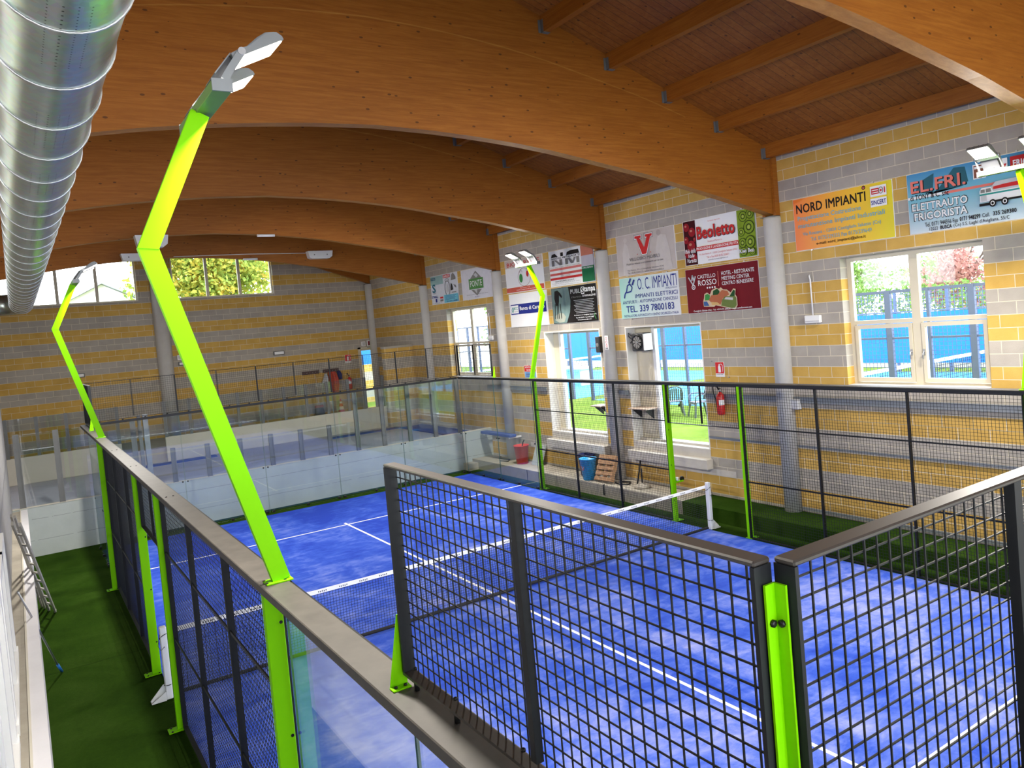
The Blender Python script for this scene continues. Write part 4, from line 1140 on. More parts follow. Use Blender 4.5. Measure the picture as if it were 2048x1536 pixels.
# 6 electrician board
g6 = grad_mat('mint to pale print', [(0, (.70, .72, .74)), (.6, (.55, .68, .66)), (1, (.34, .62, .52))], 'y', 11.64, 13.67)
t, B = board(13.67, 4.33, 2.03, .99, 'pale mint green electrician board with navy text and a blue plug symbol', g6)
B.text('O. C. IMPIANTI', .66, 1.98, .665, .945, BL, .0); B.text('VERZUOLO', 1.60, 1.98, .615, .65, BL)
B.text('IMPIANTI ELETTRICI', .55, 1.98, .475, .57, BL, .005); B.text('ANTIFURTI - AUTOMAZIONE CANCELLI', .08, 1.97, .355, .43, BL, .0); B.text('TEL. 339 7800183', .20, 1.84, .145, .30, BL, .01); B.text('INSTALLATORE AUTORIZZATO CENTRO SICUREZZA ITALIA', .10, 1.97, .035, .09, BL)
B.stroke([(.16, .50), (.19, .60), (.26, .66)], .035, BL); B.stroke([(.26, .66), (.30, .80), (.40, .83), (.47, .74), (.42, .65), (.26, .63)], .03, BL); B.stroke([(.36, .85), (.44, .96)], .05, BL); B.stroke([(.48, .80), (.56, .92)], .05, BL)
B.build('lettering', t)
# 7 metal doors board
t, B = board(16.56, 5.355, 2.0, .98, 'white board with large black initials, red bars and a green block', None)
B.rect(.12, 1.40, .69, .91, Wt)
B.shape([(.12, .80), (.16, .88), (.30, .90), (.44, .80)], K); B.rect(.56, .68, .80, .90, K); B.shape([(.82, .80), (.86, .88), (1.0, .91), (1.36, .91), (1.40, .80)], K)
B.text('NUOVA METALPORTE', .12, 1.42, .735, .785, K, .03, .2)
for u0, u1 in ((.14, .26), (.50, .62), (.76, .88), (1.26, 1.38)): B.rect(u0, u1, .56, .72, GY)
B.shape([(.26, .72), (.36, .72), (.62, .56), (.50, .56)], GY); B.shape([(.88, .72), (.98, .72), (1.10, .62), (1.16, .72), (1.26, .72), (1.12, .56), (1.02, .56)], GY)
LR = pm('print pale red', (.66, .18, .16), .4)
B.rect(.03, 1.46, .43, .49, LR); B.rect(.03, 1.46, .30, .36, pm('print mid red', (.58, .10, .09), .4)); B.rect(.03, 1.46, .18, .24, RD)
B.text('PORTE BASCULANTI - PORTONI SEZIONALI', .05, 1.40, .505, .53, GY); B.text('CANCELLI - RINGHIERE', .50, .95, .255, .28, GY)
B.text('NUOVA METALPORTE - Via Torino 15', .25, 1.10, .115, .15, K, .01); B.text('Costigliole Saluzzo (CN) tel. 0175 230411', .08, 1.40, .065, .095, GY); B.text('www.nuovametalporte.it', .08, 1.40, .02, .045, GY)
B.rect(1.48, 1.985, .70, .965, pm('print rust', (.50, .17, .11), .4)); B.rect(1.48, 1.985, .42, .70, pm('print lilac grey', (.48, .44, .50), .4)); B.rect(1.48, 1.985, .02, .42, pm('print deep green', (.01, .13, .05), .4)); B.text('CRUSINO', 1.51, 1.95, .36, .40, Wt)
B.build('lettering', t)
# 8 printer board
t, B = board(16.58, 4.33, 2.0, .99, 'black print shop board with a dark hand on its misty grey left part', K)
mg = pm('print misty green', (.16, .24, .23), .35, 0, .5, 2.2)
B.shape([(.02, .02), (.02, .97), (.80, .97), (.86, .60), (.80, .30), (.62, .02)], mg); B.shape([(.30, .30), (.10, .22), (.10, .10), (.30, .03), (.52, .05), (.60, .18), (.50, .28)], pm('print stone', (.34, .36, .30), .4))
B.shape([(.16, .90), (.30, .92), (.42, .84), (.50, .74), (.46, .70), (.36, .78), (.34, .62), (.30, .50), (.18, .50), (.13, .70)], K)
for u in (.13, .22, .28, .37): B.stroke([(u+.02, .55), (u-.01+.25*(u-.2), .14)], .028, K)
B.text('PUBLI', .90, 1.36, .78, .89, LG, .02); B.rect(1.37, 1.50, .74, .93, Wt); B.text('S', 1.39, 1.48, .76, .91, K, .03); B.text('tampa', 1.51, 1.96, .75, .91, Wt, .03)
B.text('STRATEGIA', .92, 1.38, .66, .70, GY, .01); B.text("D'IMMAGINE", 1.42, 1.97, .665, .715, Wt, .03)
for k in range(9):
    B.rect(1.02+(k % 3)*.04, 1.88-(k % 2)*.05, .585-k*.042, .597-k*.042, LG)
B.text('Via Umberto I, 5 - Costigliole Saluzzo (CN)', 1.0, 1.95, .17, .21, Wt, .015); B.text('Tel. 349 8334739 - Fax 0175 230887', 1.08, 1.85, .11, .145, Wt, .015); B.text('www.publistampa@tiscali.it', 1.15, 1.75, .05, .085, Wt, .015); B.stroke([(1.93, .06), (1.88, .16), (1.90, .22)], .02, GN)
B.build('lettering', t)
# 9 organic services board
t, B = board(18.86, 5.355, 2.0, .98, 'white board with red strip, partly hidden by the lit far lamp', None)
B.rect(.01, 1.98, .74, .97, pm('print pale beige', (.60, .50, .44), .4)); B.text('BIO SERVICE', .12, 1.84, .78, .90, RD, .01)
B.ring(1.0, .42, .33, .012, pm('print thin brown', (.30, .12, .10), .4), .27); B.disc(.83, .40, .09, GN, .13); B.disc(1.18, .50, .06, RD, .09); B.stroke([(.78, .56), (.86, .66), (.92, .56)], .012, GY); B.stroke([(1.12, .60), (1.22, .68), (1.3, .55)], .012, GY)
B.rect(.01, 1.98, .015, .155, pm('print brick', (.55, .10, .06), .4)); B.text('Via Torino, 112', .75, 1.25, .10, .13, Wt); B.text('12024 Costigliole Saluzzo (CN)', .55, 1.55, .045, .08, Wt)
B.build('lettering', t)
# 10 bank board
t, B = board(18.79, 4.33, 1.99, .99, 'white board with a dark blue band naming a bank, behind the far lamp pole', None)
B.rect(.06, 1.92, .38, .68, BL); B.rect(.08, .48, .41, .65, Wt); B.stroke([(.16, .44), (.12, .52), (.18, .60), (.22, .52), (.16, .44)], .03, pm('print bank teal', (.02, .25, .25), .4)); B.text('BCC', .24, .45, .52, .60, pm('print bank teal', (.02, .25, .25), .4), .02); B.text('CARAGLIO', .24, .45, .45, .48, GY)
B.text('Banca di Caraglio', .56, 1.84, .46, .60, Wt, .02)
B.build('lettering', t)
# 11 restaurant board
t, B = board(21.63, 5.345, 2.0, .99, 'white board with a green and grey diamond emblem, left of the third column', pm('print lilac white', (.66, .65, .70), .4))
B.shape([(.62, .68), (.98, .90), (1.30, .68), (1.30, .62), (.62, .62)], GY); B.shape([(.84, .78), (1.0, .68), (1.12, .74), (.98, .84)], LG); B.shape([(.62, .30), (1.30, .30), (.98, .10)], GY); B.shape([(.80, .30), (1.0, .30), (.98, .16)], LG)
B.rect(.50, 1.42, .32, .66, pm('print emblem green', (.08, .24, .06), .4)); B.text('PONTE', .58, 1.34, .40, .60, Wt, .0)
B.text('Il piacere della convivialita nella natura', .30, 1.66, .13, .17, GY, .0, .3); B.text('- BUSCA -', .78, 1.16, .05, .085, BL)
B.build('lettering', t)
# 12 small pale blue poster
t, B = board(23.89, 5.35, 2.0, 1.0, 'pale turquoise and white board crowded with small logos and pictures, farthest of all the boards', pm('print pale sky', (.62, .64, .70), .4))
B.rect(.01, .96, .68, .98, pm('print grey teal', (.28, .44, .44), .4)); B.rect(.05, .40, .85, .93, pm('print petrol', (.02, .14, .20), .4)); B.text('SISTEMA', .08, .38, .87, .91, LG, .01)
B.text('S', .12, .36, .42, .70, pm('print petrol', (.02, .14, .20), .4), .06); B.text('sistem', .16, .34, .37, .40, K, .01)
B.text('ETWALL', .05, .50, .22, .30, BL, .04); B.rect(.30, .42, .07, .19, BL); B.rect(.66, .88, .18, .24, RD); B.rect(.66, .88, .08, .15, GY)
B.rect(1.0, 1.50, .86, .97, RD); B.text('GARAGE', 1.03, 1.47, .88, .95, Wt, .02)
B.ring(1.26, .50, .20, .03, GY, .26); B.shape([(1.16, .40), (1.20, .58), (1.26, .66), (1.32, .58), (1.36, .40), (1.26, .34)], LG); B.ring(1.26, .78, .14, .02, GY, .05)
B.shape([(1.56, .74), (1.62, .92), (1.72, .98), (1.84, .90), (1.90, .76)], GY); B.shape([(1.50, .40), (1.54, .66), (1.62, .60), (1.66, .42)], K); B.shape([(1.72, .60), (1.86, .56), (1.90, .46), (1.78, .52)], GY); B.rect(1.56, 1.88, .32, .35, GY)
B.rect(.98, 1.99, .01, .28, CY)
for k in range(4): B.rect(1.08, 1.86-.1*(k % 2), .235-k*.04, .247-k*.04, BL)
B.text('TEL. 0175 248888', 1.15, 1.92, .03, .07, BL, .02)
B.text('Via Provinciale, 24', .10, .80, .02, .05, GY)
B.build('lettering', t)
# ---- small notices
def notice(y_left, z0, wd, ht, label, cat='sign', x=XR):
    return board(y_left, z0, wd, ht, label, None, cat, x, 'notice')
def extinguisher_sign(y_left, z0, s, label, far=False):
    if far:
        t = thing('notice', (y_left, YF-.012, z0), label, 'sign')
        mb = MB(); mb.box(y_left, y_left+s, YF-.012, YF-.002, z0, z0+s*1.3, Wt); mb.build('panel', t)
        B = Board((y_left, YF-.0125, z0), (1, 0, 0), (0, 0, 1), (0, -1, 0))
    else: t, B = notice(y_left, z0, s, s*1.3, label)
    R_ = pm('safety red', (.62, .01, .012), .4)
    B.rect(.02*s, .98*s, .30*s, 1.28*s, R_)
    B.shape([(.34*s, .38*s), (.34*s, .88*s), (.40*s, 1.0*s), (.56*s, 1.0*s), (.62*s, .88*s), (.62*s, .38*s)], Wt); B.rect(.42*s, .54*s, 1.0*s, 1.12*s, Wt)
    B.stroke([(.54*s, 1.10*s), (.72*s, 1.12*s), (.84*s, 1.0*s), (.86*s, .7*s), (.78*s, .42*s)], .05*s, Wt)
    B.text('ESTINTORE', .12*s, .88*s, .16*s, .24*s, GY, .02)
    B.build('pictogram', t)
extinguisher_sign(10.74, 2.93, .245, 'small red and white fire extinguisher sign, between the nearer doorway and the nearest column')
extinguisher_sign(10.03, 3.42, .26, 'small red fire extinguisher sign on the far wall left of the far door', True)
t, B = notice(18.29, 2.82, .62, .36, 'red and pale blue notice on the block wall behind the far lamp pole')
B.rect(.01, .61, .18, .355, RD)
B.rect(.01, .61, .005, .17, pm('print pale blue', (.22, .40, .62), .4)); B.text('VIETATO FUMARE', .05, .57, .28, .33, Wt, .01); B.text('NO SMOKING', .12, .50, .20, .25, Wt, .01)
for k in range(3): B.rect(.08, .54-.05*(k % 2), .13-k*.045, .145-k*.045, BL)
B.build('lettering', t)
t = thing('notice', (XR-.23, 14.1, 3.6), 'narrow white notice with red circles strapped to the column between the two doorways', 'sign')
mb = MB(); mb.box(XR-.235, XR-.225, 14.02, 14.15, 3.60, 3.95, Wt); mb.build('panel', t)
B = Board((XR-.2355, 14.15, 3.60), (0, -1, 0), (0, 0, 1), (-1, 0, 0))
for k in range(3): B.ring(.065, .28-k*.09, .035, .01, RD, n=14)
B.rect(.02, .11, .02, .05, GY); B.build('pictogram', t)
# ================================================================ SMALL THINGS INDOORS
REDP = pm('extinguisher red', (.55, .012, .012), .3, 0, .05, 4, 0, .5, .5)
def extinguisher(x, y, z, label, ax='x', h=.5):
    """hangs on a wall; ax: wall normal"""
    t = thing('fire_extinguisher', (x, y, z), label, 'fire extinguisher')
    mb = MB(); mb.lathe((x, y, z), [(.06, 0), (.085, .02), (.088, .06), (.088, h-.12), (.075, h-.06), (.035, h-.02), (.03, h)], REDP, 20); mb.build('cylinder', t)
    mb = MB(); mb.lathe((x, y, z), [(.022, h), (.022, h+.06)], STEEL, 10); mb.box(x-.06, x+.02, y-.015, y+.015, z+h+.06, z+h+.075, BOLT); mb.bar((x, y, z+h+.05), (x-.08, y, z+h+.12), .025, .012, BOLT); mb.build('valve', t)
    mb = MB(); mb.tube([(x-.02, y, z+h+.04), (x-.05, y+.08, z+h+.16), (x-.05, y+.15, z+h+.10), (x-.04, y+.15, z+h-.02), (x-.02, y+.115, z+h-.16), (x-.01, y+.10, z+.14)], .012, BOLT, 8); mb.build('hose', t)
    mb = MB()
    for k in range(9):
        a = math.radians(200+k*10); b = a+math.radians(10); r = .0895
        mb.poly([(x+r*math.cos(a), y+r*math.sin(a), z+.22), (x+r*math.cos(b), y+r*math.sin(b), z+.22), (x+r*math.cos(b), y+r*math.sin(b), z+.33), (x+r*math.cos(a), y+r*math.sin(a), z+.33)], Wt)
    mb.build('label_sticker', t, fixn=False)
    mb = MB(); mb.box(x+.07 if ax == 'x' else x-.03, (XR-.001) if ax == 'x' else x+.03, y-.03 if ax == 'x' else y+.07, y+.03 if ax == 'x' else YF-.001, z+h-.12, z+h-.08, BOLT); mb.build('wall_bracket', t)
extinguisher(11.20, 10.56, 2.12, 'red fire extinguisher hanging on the block wall left of the nearest column')
extinguisher(10.10, YF-.13, 2.35, 'red fire extinguisher on the far wall beside the far door', 'y')
# round fan in a box on the doorway leaf
t = thing('wall_fan', (XR+.12, 13.25, 3.5), 'black square fan with white side hanging in the upper corner of the nearer doorway', 'fan')
mb = MB(); mb.bbox(XR+.0, XR+.26, 12.97, 13.42, 3.52, 3.96, DARK, .02); mb.build('housing', t)
mb = MB(); mb.box(XR-.02, XR+.24, 12.93, 12.968, 3.54, 3.94, WHITE); mb.build('side_cover', t)
mb = MB(); mb.lathe((XR-.002, 13.2, 3.74), [(.19, -.006), (.19, -.016), (.17, -.02), (.16, -.006)], BOLT, 28, 'x'); 
for k in range(9):
    a = 2*PI*k/9; mb.prism([(XR-.018, 13.2+.04*math.cos(a), 3.74+.04*math.sin(a)), (XR-.018, 13.2+.15*math.cos(a-.2), 3.74+.15*math.sin(a-.2)), (XR-.018, 13.2+.15*math.cos(a+.3), 3.74+.15*math.sin(a+.3)), (XR-.018, 13.2+.04*math.cos(a+.6), 3.74+.04*math.sin(a+.6))], (.006, 0, 0), GY)
mb.build('blade_guard', t)
mb = MB(); mb.lathe((XR-.002, 13.2, 3.74), [(.035, -.03), (.035, -.006)], STEEL, 14, 'x'); mb.build('hub', t)
mb = MB(); mb.tube([(XR+.02, 13.42, 3.9), (XR-.01, 13.50, 3.98), (XR+.02, 13.52, 3.88), (XR+.06, 13.44, 3.80), (XR+.04, 13.50, 3.72)], .01, BOLT, 6); mb.build('cable', t)
mb = MB(); mb.bbox(XR+.02, XR+.10, 14.53, 14.66, 3.5, 3.93, DARK, .012); 
t = thing('wall_speaker', (XR-.06, 14.66, 3.5), 'slim black box hanging at the right jamb of the farther doorway', 'speaker')
mb = MB(); mb.bbox(XR-.14, XR-.001, 14.50, 14.66, 3.52, 3.93, DARK, .012); mb.build('cabinet', t)
mb = MB(); mb.lathe((XR-.142, 14.58, 3.72), [(.05, -.004), (.05, .002)], GY, 16, 'x'); mb.lathe((XR-.142, 14.58, 3.72), [(.02, -.008), (.02, -.004)], STEEL, 10, 'x'); mb.build('driver_cone', t)
# fold-down shelves
for (y0, y1, lab) in ((12.95, 13.62, 'small fold down wooden shelf at the left jamb of the nearer doorway'), (14.66, 15.12, 'small fold down shelf at the right jamb of the farther doorway')):
    t = thing('wall_shelf', (XR, y0, 2.1), lab, 'shelf')
    mb = MB(); mb.bbox(XR-.12, XR+.25, y0, y1, 2.10, 2.13, pm('shelf board', (.55, .42, .33), .5), .004); mb.build('board', t)
    for yy in (y0+.12, y1-.12):
        mb = MB(); mb.prism([(XR-.08, yy-.01, 2.10), (XR+.22, yy-.01, 2.10), (XR+.22, yy-.01, 1.86), (XR+.20, yy-.01, 1.86)], (0, .02, 0), BOLT); mb.build('bracket', t)
# wall boxes and conduits
def wall_box(y, z, w, h, label, cond=None, d=.07, xw=XR, mat=WHITE):
    t = thing('wall_box', (xw, y, z), label, 'electrical box')
    mb = MB(); mb.bbox(xw-d, xw-.001, y-w/2, y+w/2, z-h/2, z+h/2, mat, .012); mb.build('housing', t)
    mb = MB(); mb.bbox(xw-d-.008, xw-d, y-w/2+.02, y+w/2-.02, z-h/2+.03, z-h/2+.05, LG, .002); mb.build('cover_line', t)
    if cond:
        mb = MB(); mb.tube([(xw-.03, y, z+h/2), (xw-.03, y+.005, cond-.06), (xw-.03, y+.02, cond), (xw-.005, y+.03, cond+.03)], .014, WHITE, 8); mb.build('conduit', t)
wall_box(8.18, 4.05, .34, .15, 'white emergency light box with thin conduit rising above, left of the big near window', 4.86)
wall_box(20.02, 4.06, .32, .14, 'white box with thin conduit above, right of the far window', 4.82)
wall_box(8.72, 2.42, .24, .2, 'grey socket box beside the nearest column just under the cable tray', None, .12, XR, LG)
# things on the ledge
RB = pm('red bucket plastic', (.52, .03, .035), .45); BB = pm('sky blue bucket plastic', (.02, .40, .85), .4); NB_ = pm('navy plastic', (.012, .02, .12), .4)
def bucket(x, y, z, r0, r1, h, mat, label, inside=True):
    t = thing('bucket', (x, y, z), label, 'bucket')
    mb = MB(); mb.lathe((x, y, z), [(.001, 0.0), (r0, 0.0), (r1, h-.02), (r1+.015, h-.02), (r1+.015, h), (r1-.004, h), (r0-.004, .012), (.001, .012)], mat, 28); mb.build('tub', t)
    return t
t = bucket(11.0, 18.35, .29, .17, .22, .55, RB, 'red plastic tub holding a dark handle, on the concrete ledge beside the third column')
mb = MB(); mb.tube([(11.0, 18.42, .55), (10.95, 18.15, .95), (10.94, 18.06, 1.02)], .018, BOLT, 8); mb.build('handle_stick', t)
t = bucket(10.76, 14.83, .29, .155, .215, .55, BB, 'bright sky blue tall tub on the concrete ledge in front of the pallet')
mb = MB(); mb.lathe((10.76-.02, 14.83, .29), [(.192, .30), (.1925, .33), (.197, .36)], pm('orange print', (.7, .25, .05), .4), 28); 
B = Board((10.70, 14.80, .60), (0, -1, 0), (0, 0, 1), (-1, 0, 0)); B.ring(.0, .0, .07, .02, PK); B.disc(0, 0, .035, Wt)
B.o = Vector((10.575, 14.87, .62)); B.mb = MB(); B.ring(.04, .0, .07, .02, PK); B.disc(.04, 0, .03, Wt); B.build('printed_logo', t)
t = bucket(11.06, 15.28, .29, .17, .23, .56, NB_, 'dark navy round tub leaning behind the sky blue tub')
PAL = pm('pallet wood', (.42, .24, .12), .75, 0, .25, 5)
t = thing('wooden_pallet', (10.95, 14.1, .29), 'small brown wooden pallet leaning against the block wall behind the sky blue tub', 'pallet')
def tilt(u, v, wq):     # u along wall(-y), v up the slope, w thickness
    a = math.radians(68); base = Vector((10.78, 14.52, .295))
    return base+Vector((0, -1, .04)).normalized()*u+Vector((math.cos(a), 0, math.sin(a)))*v+Vector((-math.sin(a), 0, math.cos(a)))*wq
mb = MB()
def tb(u0, u1, v0, v1, w0, w1, mat): mb.hexa([tilt(u0, v0, w0), tilt(u1, v0, w0), tilt(u1, v1, w0), tilt(u0, v1, w0), tilt(u0, v0, w1), tilt(u1, v0, w1), tilt(u1, v1, w1), tilt(u0, v1, w1)], mat)
for v in (0, .14, .28, .42, .56): tb(0, .66, v, v+.09, .10, .12, PAL)
mb.build('deck_board', t)
mb = MB()
for u in (0, .29, .58): tb(u, u+.08, 0, .65, .02, .10, PAL)
mb.build('runner', t)
mb = MB()
for v in (0, .28, .56): tb(0, .66, v, v+.09, 0, .02, PAL)
mb.build('bottom_board', t)
t = thing('plaster_slab', (11.2, 17.75, .29), 'grey flat slab leaning on the wall beside the red tub', 'slab')
mb = MB(); mb.hexa([(11.05, 17.95, .29), (11.09, 17.95, .29), (11.09, 17.45, .29), (11.05, 17.45, .29), (11.27, 17.95, .85), (11.31, 17.95, .85), (11.31, 17.45, .85), (11.27, 17.45, .85)], GREYC); mb.build('slab', t)
# umbrella base like stand, black stick
t = thing('parasol_base', (10.9, 12.95, .29), 'low grey round base with short black stick on the ledge right of the pallet', 'parasol base')
mb = MB(); mb.lathe((10.9, 12.95, .29), [(.2, 0), (.2, .04), (.14, .08), (.04, .10), (.03, .12)], LEDGEC, 20); mb.build('weight', t)
mb = MB(); mb.tube([(10.9, 12.95, .41), (10.9, 12.95, .75)], .02, BOLT, 8); mb.build('stick', t)
t = thing('metal_bar', (11.15, 13.3, .29), 'thin black bar leaning upright against the wall behind the round base', 'bar')
mb = MB(); mb.tube([(11.0, 13.25, .305), (11.26, 13.32, .98)], .02, BOLT, 8); mb.build('bar', t)
for (p, lab) in (([(10.54, 13.95, .30), (10.505, 13.95, .30), (10.505, 13.95, .05)], 'black cable hanging over the ledge below the pallet'),
                 ([(10.8, 19.3, .30), (10.9, 19.0, .30), (11.1, 19.2, .30), (11.0, 19.7, .30), (11.2, 19.9, .31)], 'black cable lying curled on the ledge near the corner'),
                 ([(10.85, 13.9, .305), (10.75, 13.6, .305), (10.9, 13.45, .305), (11.1, 13.6, .305), (11.0, 13.85, .305), (10.85, 13.7, .32)], 'dark cable coil on the ledge right of the pallet')):
    mb = MB(); mb.tube(p, .016, BOLT, 6); tag(mb.build('cable'), lab, 'cable')
t = thing('bench', (11.2, 21.0, 1.03), 'dark blue padded plank with white ends near the far right corner of the court', 'bench')
mb = MB(); mb.bbox(10.85, 11.09, 18.7, 20.45, 1.05, 1.13, BLUEM, .01); mb.build('plank', t)
mb = MB(); 
for yy in (18.8, 20.3): mb.box(10.9, XR-.001, yy, yy+.05, 1.0, 1.05, WHITE)
mb.build('bracket', t)
t = thing('hose_tap', (10.2, 11.0, .62), 'lime green bracket with dark wheel beside the post of the right gate', 'bracket')
mb = MB(); mb.bbox(10.115, 10.32, 10.95, 11.03, .80, .835, LIME, .004); mb.build('plate', t)
mb = MB(); mb.lathe((10.30, 10.96, .86), [(.05, 0), (.05, .04)], BOLT, 16, 'y'); mb.lathe((10.17, 10.99, .86), [(.03, -.025), (.03, .05)], WHITE, 10); mb.build('wheel', t)
# left aisle: ladder, pole
t = thing('ladder', (-1.22, 15.5, 0), 'pale metal ladder leaning in the left aisle against the low wall', 'ladder')
LAD = pm('dull aluminium', (.45, .43, .38), .5, .4, .2)
A = [Vector((-1.22, 15.6, 0.02)), Vector((-1.13, 15.40, 0.02))]; Tp = [Vector((-1.56, 12.0, 2.3)), Vector((-1.47, 11.8, 2.3))]
for a, b in zip(A, Tp):
    mb = MB(); mb.bar(a, b, .03, .06, LAD); mb.build('side_rail', t)
    
for k in range(1, 10):
    f = k/10; mb = MB(); mb.bar(A[0].lerp(Tp[0], f), A[1].lerp(Tp[1], f), .03, .025, LAD); mb.build('rung', t)
for a in A:
    mb = MB(); mb.bbox(a.x-.02, a.x+.02, a.y-.035, a.y+.035, .0, .05, LG, .005); mb.build('foot', t)
t = thing('ladder', (-1.17, 15.9, 0), 'second straight section of pale ladder lying right beside the first in the left aisle', 'ladder')
A = [Vector((-1.32, 15.95, .02)), Vector((-1.28, 15.80, .02))]; Tp = [Vector((-1.575, 12.7, 2.3)), Vector((-1.53, 12.55, 2.3))]
for a, b in zip(A, Tp):
    mb = MB(); mb.bar(a, b, .028, .05, LAD); mb.build('side_rail', t)
for k in range(1, 8):
    f = k/8; mb = MB(); mb.bar(A[0].lerp(Tp[0], f), A[1].lerp(Tp[1], f), .025, .02, LAD); mb.build('rung', t)
t = thing('broom_pole', (-1.21, 12.0, 0), 'thin grey pole with a blue end leaning in the left aisle', 'pole')
mb = MB(); mb.tube([(-1.215, 12.02, .16), (-1.565, 10.9, 1.6)], .013, STEEL, 10); mb.build('rod', t)
mb = MB(); mb.tube([(-1.17, 12.14, .005), (-1.215, 12.02, .16)], .019, pm('blue grip', (.02, .16, .55), .4), 12); mb.build('grip', t)
# far wall: coat rack, clothes, broom, cone, lamps, alarm boxes
for (x0, x1, lab) in ((8.2, 8.9, 'left of two dark coat racks on the far wall'), (9.05, 9.72, 'right one of two dark coat racks on the far wall, clothes hanging on it')):
    t = thing('coat_rack', (x0, YF, 3.1), lab, 'coat rack')
    mb = MB(); mb.bbox(x0, x1, YF-.03, YF-.001, 3.12, 3.26, pm('dark wood rack', (.07, .03, .025), .6), .004); mb.build('board', t)
    for k in range(6):
        mb = MB(); xx = x0+.06+k*(x1-x0-.12)/5; mb.tube([(xx, YF-.03, 3.18), (xx, YF-.09, 3.17), (xx, YF-.10, 3.21)], .008, STEEL, 6); mb.build('hook', t)
def cloth(pts, y, d, mat, name, label, cat):
    """hanging folded garment: outline with pleats"""
    t = thing(name, (pts[0][0], y, pts[0][1]), label, cat)
    mb = MB(); n = len(pts)//2; L = pts[:n]; R = pts[n:][::-1]
    rows = []
    for (xl, zl), (xr, zr) in zip(L, R):
        rows.append([(xl+(xr-xl)*i/10, y-d*(.5+.5*math.cos(i*1.9)), zl+(zr-zl)*i/10) for i in range(11)])
    for a, b in zip(rows, rows[1:]):
        for i in range(10): mb.poly([a[i], a[i+1], b[i+1], b[i]], mat, True)
    rows2 = [[(p[0], y+.012, p[2]) for p in r] for r in rows]
    for a, b in zip(rows2, rows2[1:]):
        for i in range(10): mb.poly([a[i], a[i+1], b[i+1], b[i]], mat, True)
    for s in (0, 10):
        for a, b, c, d_ in zip(rows, rows[1:], rows2, rows2[1:]): mb.poly([a[s], b[s], d_[s], c[s]], mat)
    mb.build('fabric', t); return t
cloth([(9.22, 3.14), (9.24, 2.9), (9.28, 2.6), (9.36, 2.30), (9.56, 2.30), (9.62, 2.6), (9.60, 2.9), (9.50, 3.14)], YF-.13, .08, pm('orange red cloth', (.55, .07, .03), .8), 'hanging_jacket', 'bright orange red jacket hanging on the right coat rack', 'jacket')
cloth([(9.08, 3.10), (9.0, 2.9), (8.92, 2.72), (9.18, 2.70), (9.20, 2.9), (9.14, 3.10)], YF-.13, .05, pm('white cloth', (.6, .6, .62), .8), 'hanging_towel', 'white patterned cloth hanging left of the orange red jacket', 'towel')
cloth([(9.58, 3.14), (9.60, 3.0), (9.64, 2.80), (9.78, 2.80), (9.78, 3.0), (9.70, 3.16)], YF-.13, .05, pm('navy cloth', (.02, .03, .16), .8), 'hanging_scarf', 'navy cloth hanging right of the orange red jacket', 'scarf')
t = thing('broom', (8.72, YF-.1, 1.66), 'broom with dark red head on the far wall under the left coat rack', 'broom')
mb = MB(); mb.tube([(8.72, YF-.06, 3.05), (8.73, YF-.12, 1.85)], .014, pm('broom handle', (.55, .42, .3), .6), 8); mb.build('handle', t)
mb = MB(); mb.bbox(8.56, 8.9, YF-.16, YF-.08, 1.76, 1.86, pm('broom red', (.35, .04, .03), .6), .01); mb.build('head', t)
mb = MB(); mb.prism([(8.57, YF-.155, 1.76), (8.89, YF-.155, 1.76), (8.93, YF-.17, 1.46), (8.53, YF-.17, 1.46)], (0, .07, 0), DARK); mb.build('bristles', t)
t = thing('traffic_cone', (9.43, 29.0, 1.45), 'red and white traffic cone on the upper floor left of the far door', 'cone')
CR = pm('cone red', (.62, .06, .05), .5)
for k, (r0, r1, z0, z1, m_) in enumerate(((.14, .11, .03, .17, CR), (.11, .08, .17, .30, Wt), (.08, .055, .30, .42, CR), (.055, .04, .42, .50, Wt), (.04, .025, .50, .60, CR))):
    pass
mb = MB(); mb.box(9.25, 9.61, 28.82, 29.18, 1.45, 1.48, CR)
for (r0, r1, z0, z1, m_) in ((.14, .11, .03, .17, CR), (.11, .08, .17, .30, Wt), (.08, .055, .30, .42, CR), (.055, .04, .42, .50, Wt), (.04, .025, .50, .60, CR)):
    mb.lathe((9.43, 29.0, 1.45), [(r0, z0), (r1, z1)], m_, 20)
mb.build('body', t)
def far_box(x, z, w, h, label, mat=WHITE, mat2=None, name='wall_lamp', cat='lamp'):
    t = thing(name, (x, YF, z), label, cat)
    mb = MB(); mb.bbox(x-w/2, x+w/2, YF-.08, YF-.001, z-h/2, z+h/2, mat, .01); mb.build('housing', t)
    mb = MB(); mb.bbox(x-w/2+.03, x+w/2-.03, YF-.09, YF-.08, z-h/2+.03, z+h/2-.03, mat2 or LG, .003); mb.build('diffuser', t)
far_box(7.37, 4.1, .42, .16, 'small emergency light on the far wall right of the middle column', PGREY, Wt)
far_box(.50, 3.98, .36, .15, 'small emergency light on the far wall, just right of the far left lamp pole', PGREY, Wt)
far_box(3.78, 4.28, .2, .18, 'upper of two small boxes on the far wall beside the middle column', WHITE)
far_box(3.83, 4.05, .26, .14, 'lower of two small boxes on the far wall beside the middle column', PGREY, Wt)
far_box(10.87, 4.14, .18, .2, 'small white box above the far door', WHITE, name='alarm_box', cat='box')
far_box(11.13, 4.15, .2, .24, 'small white alarm box with dark red centre above the far door', WHITE, pm('alarm red', (.18, .01, .02), .4), name='alarm_box', cat='box')
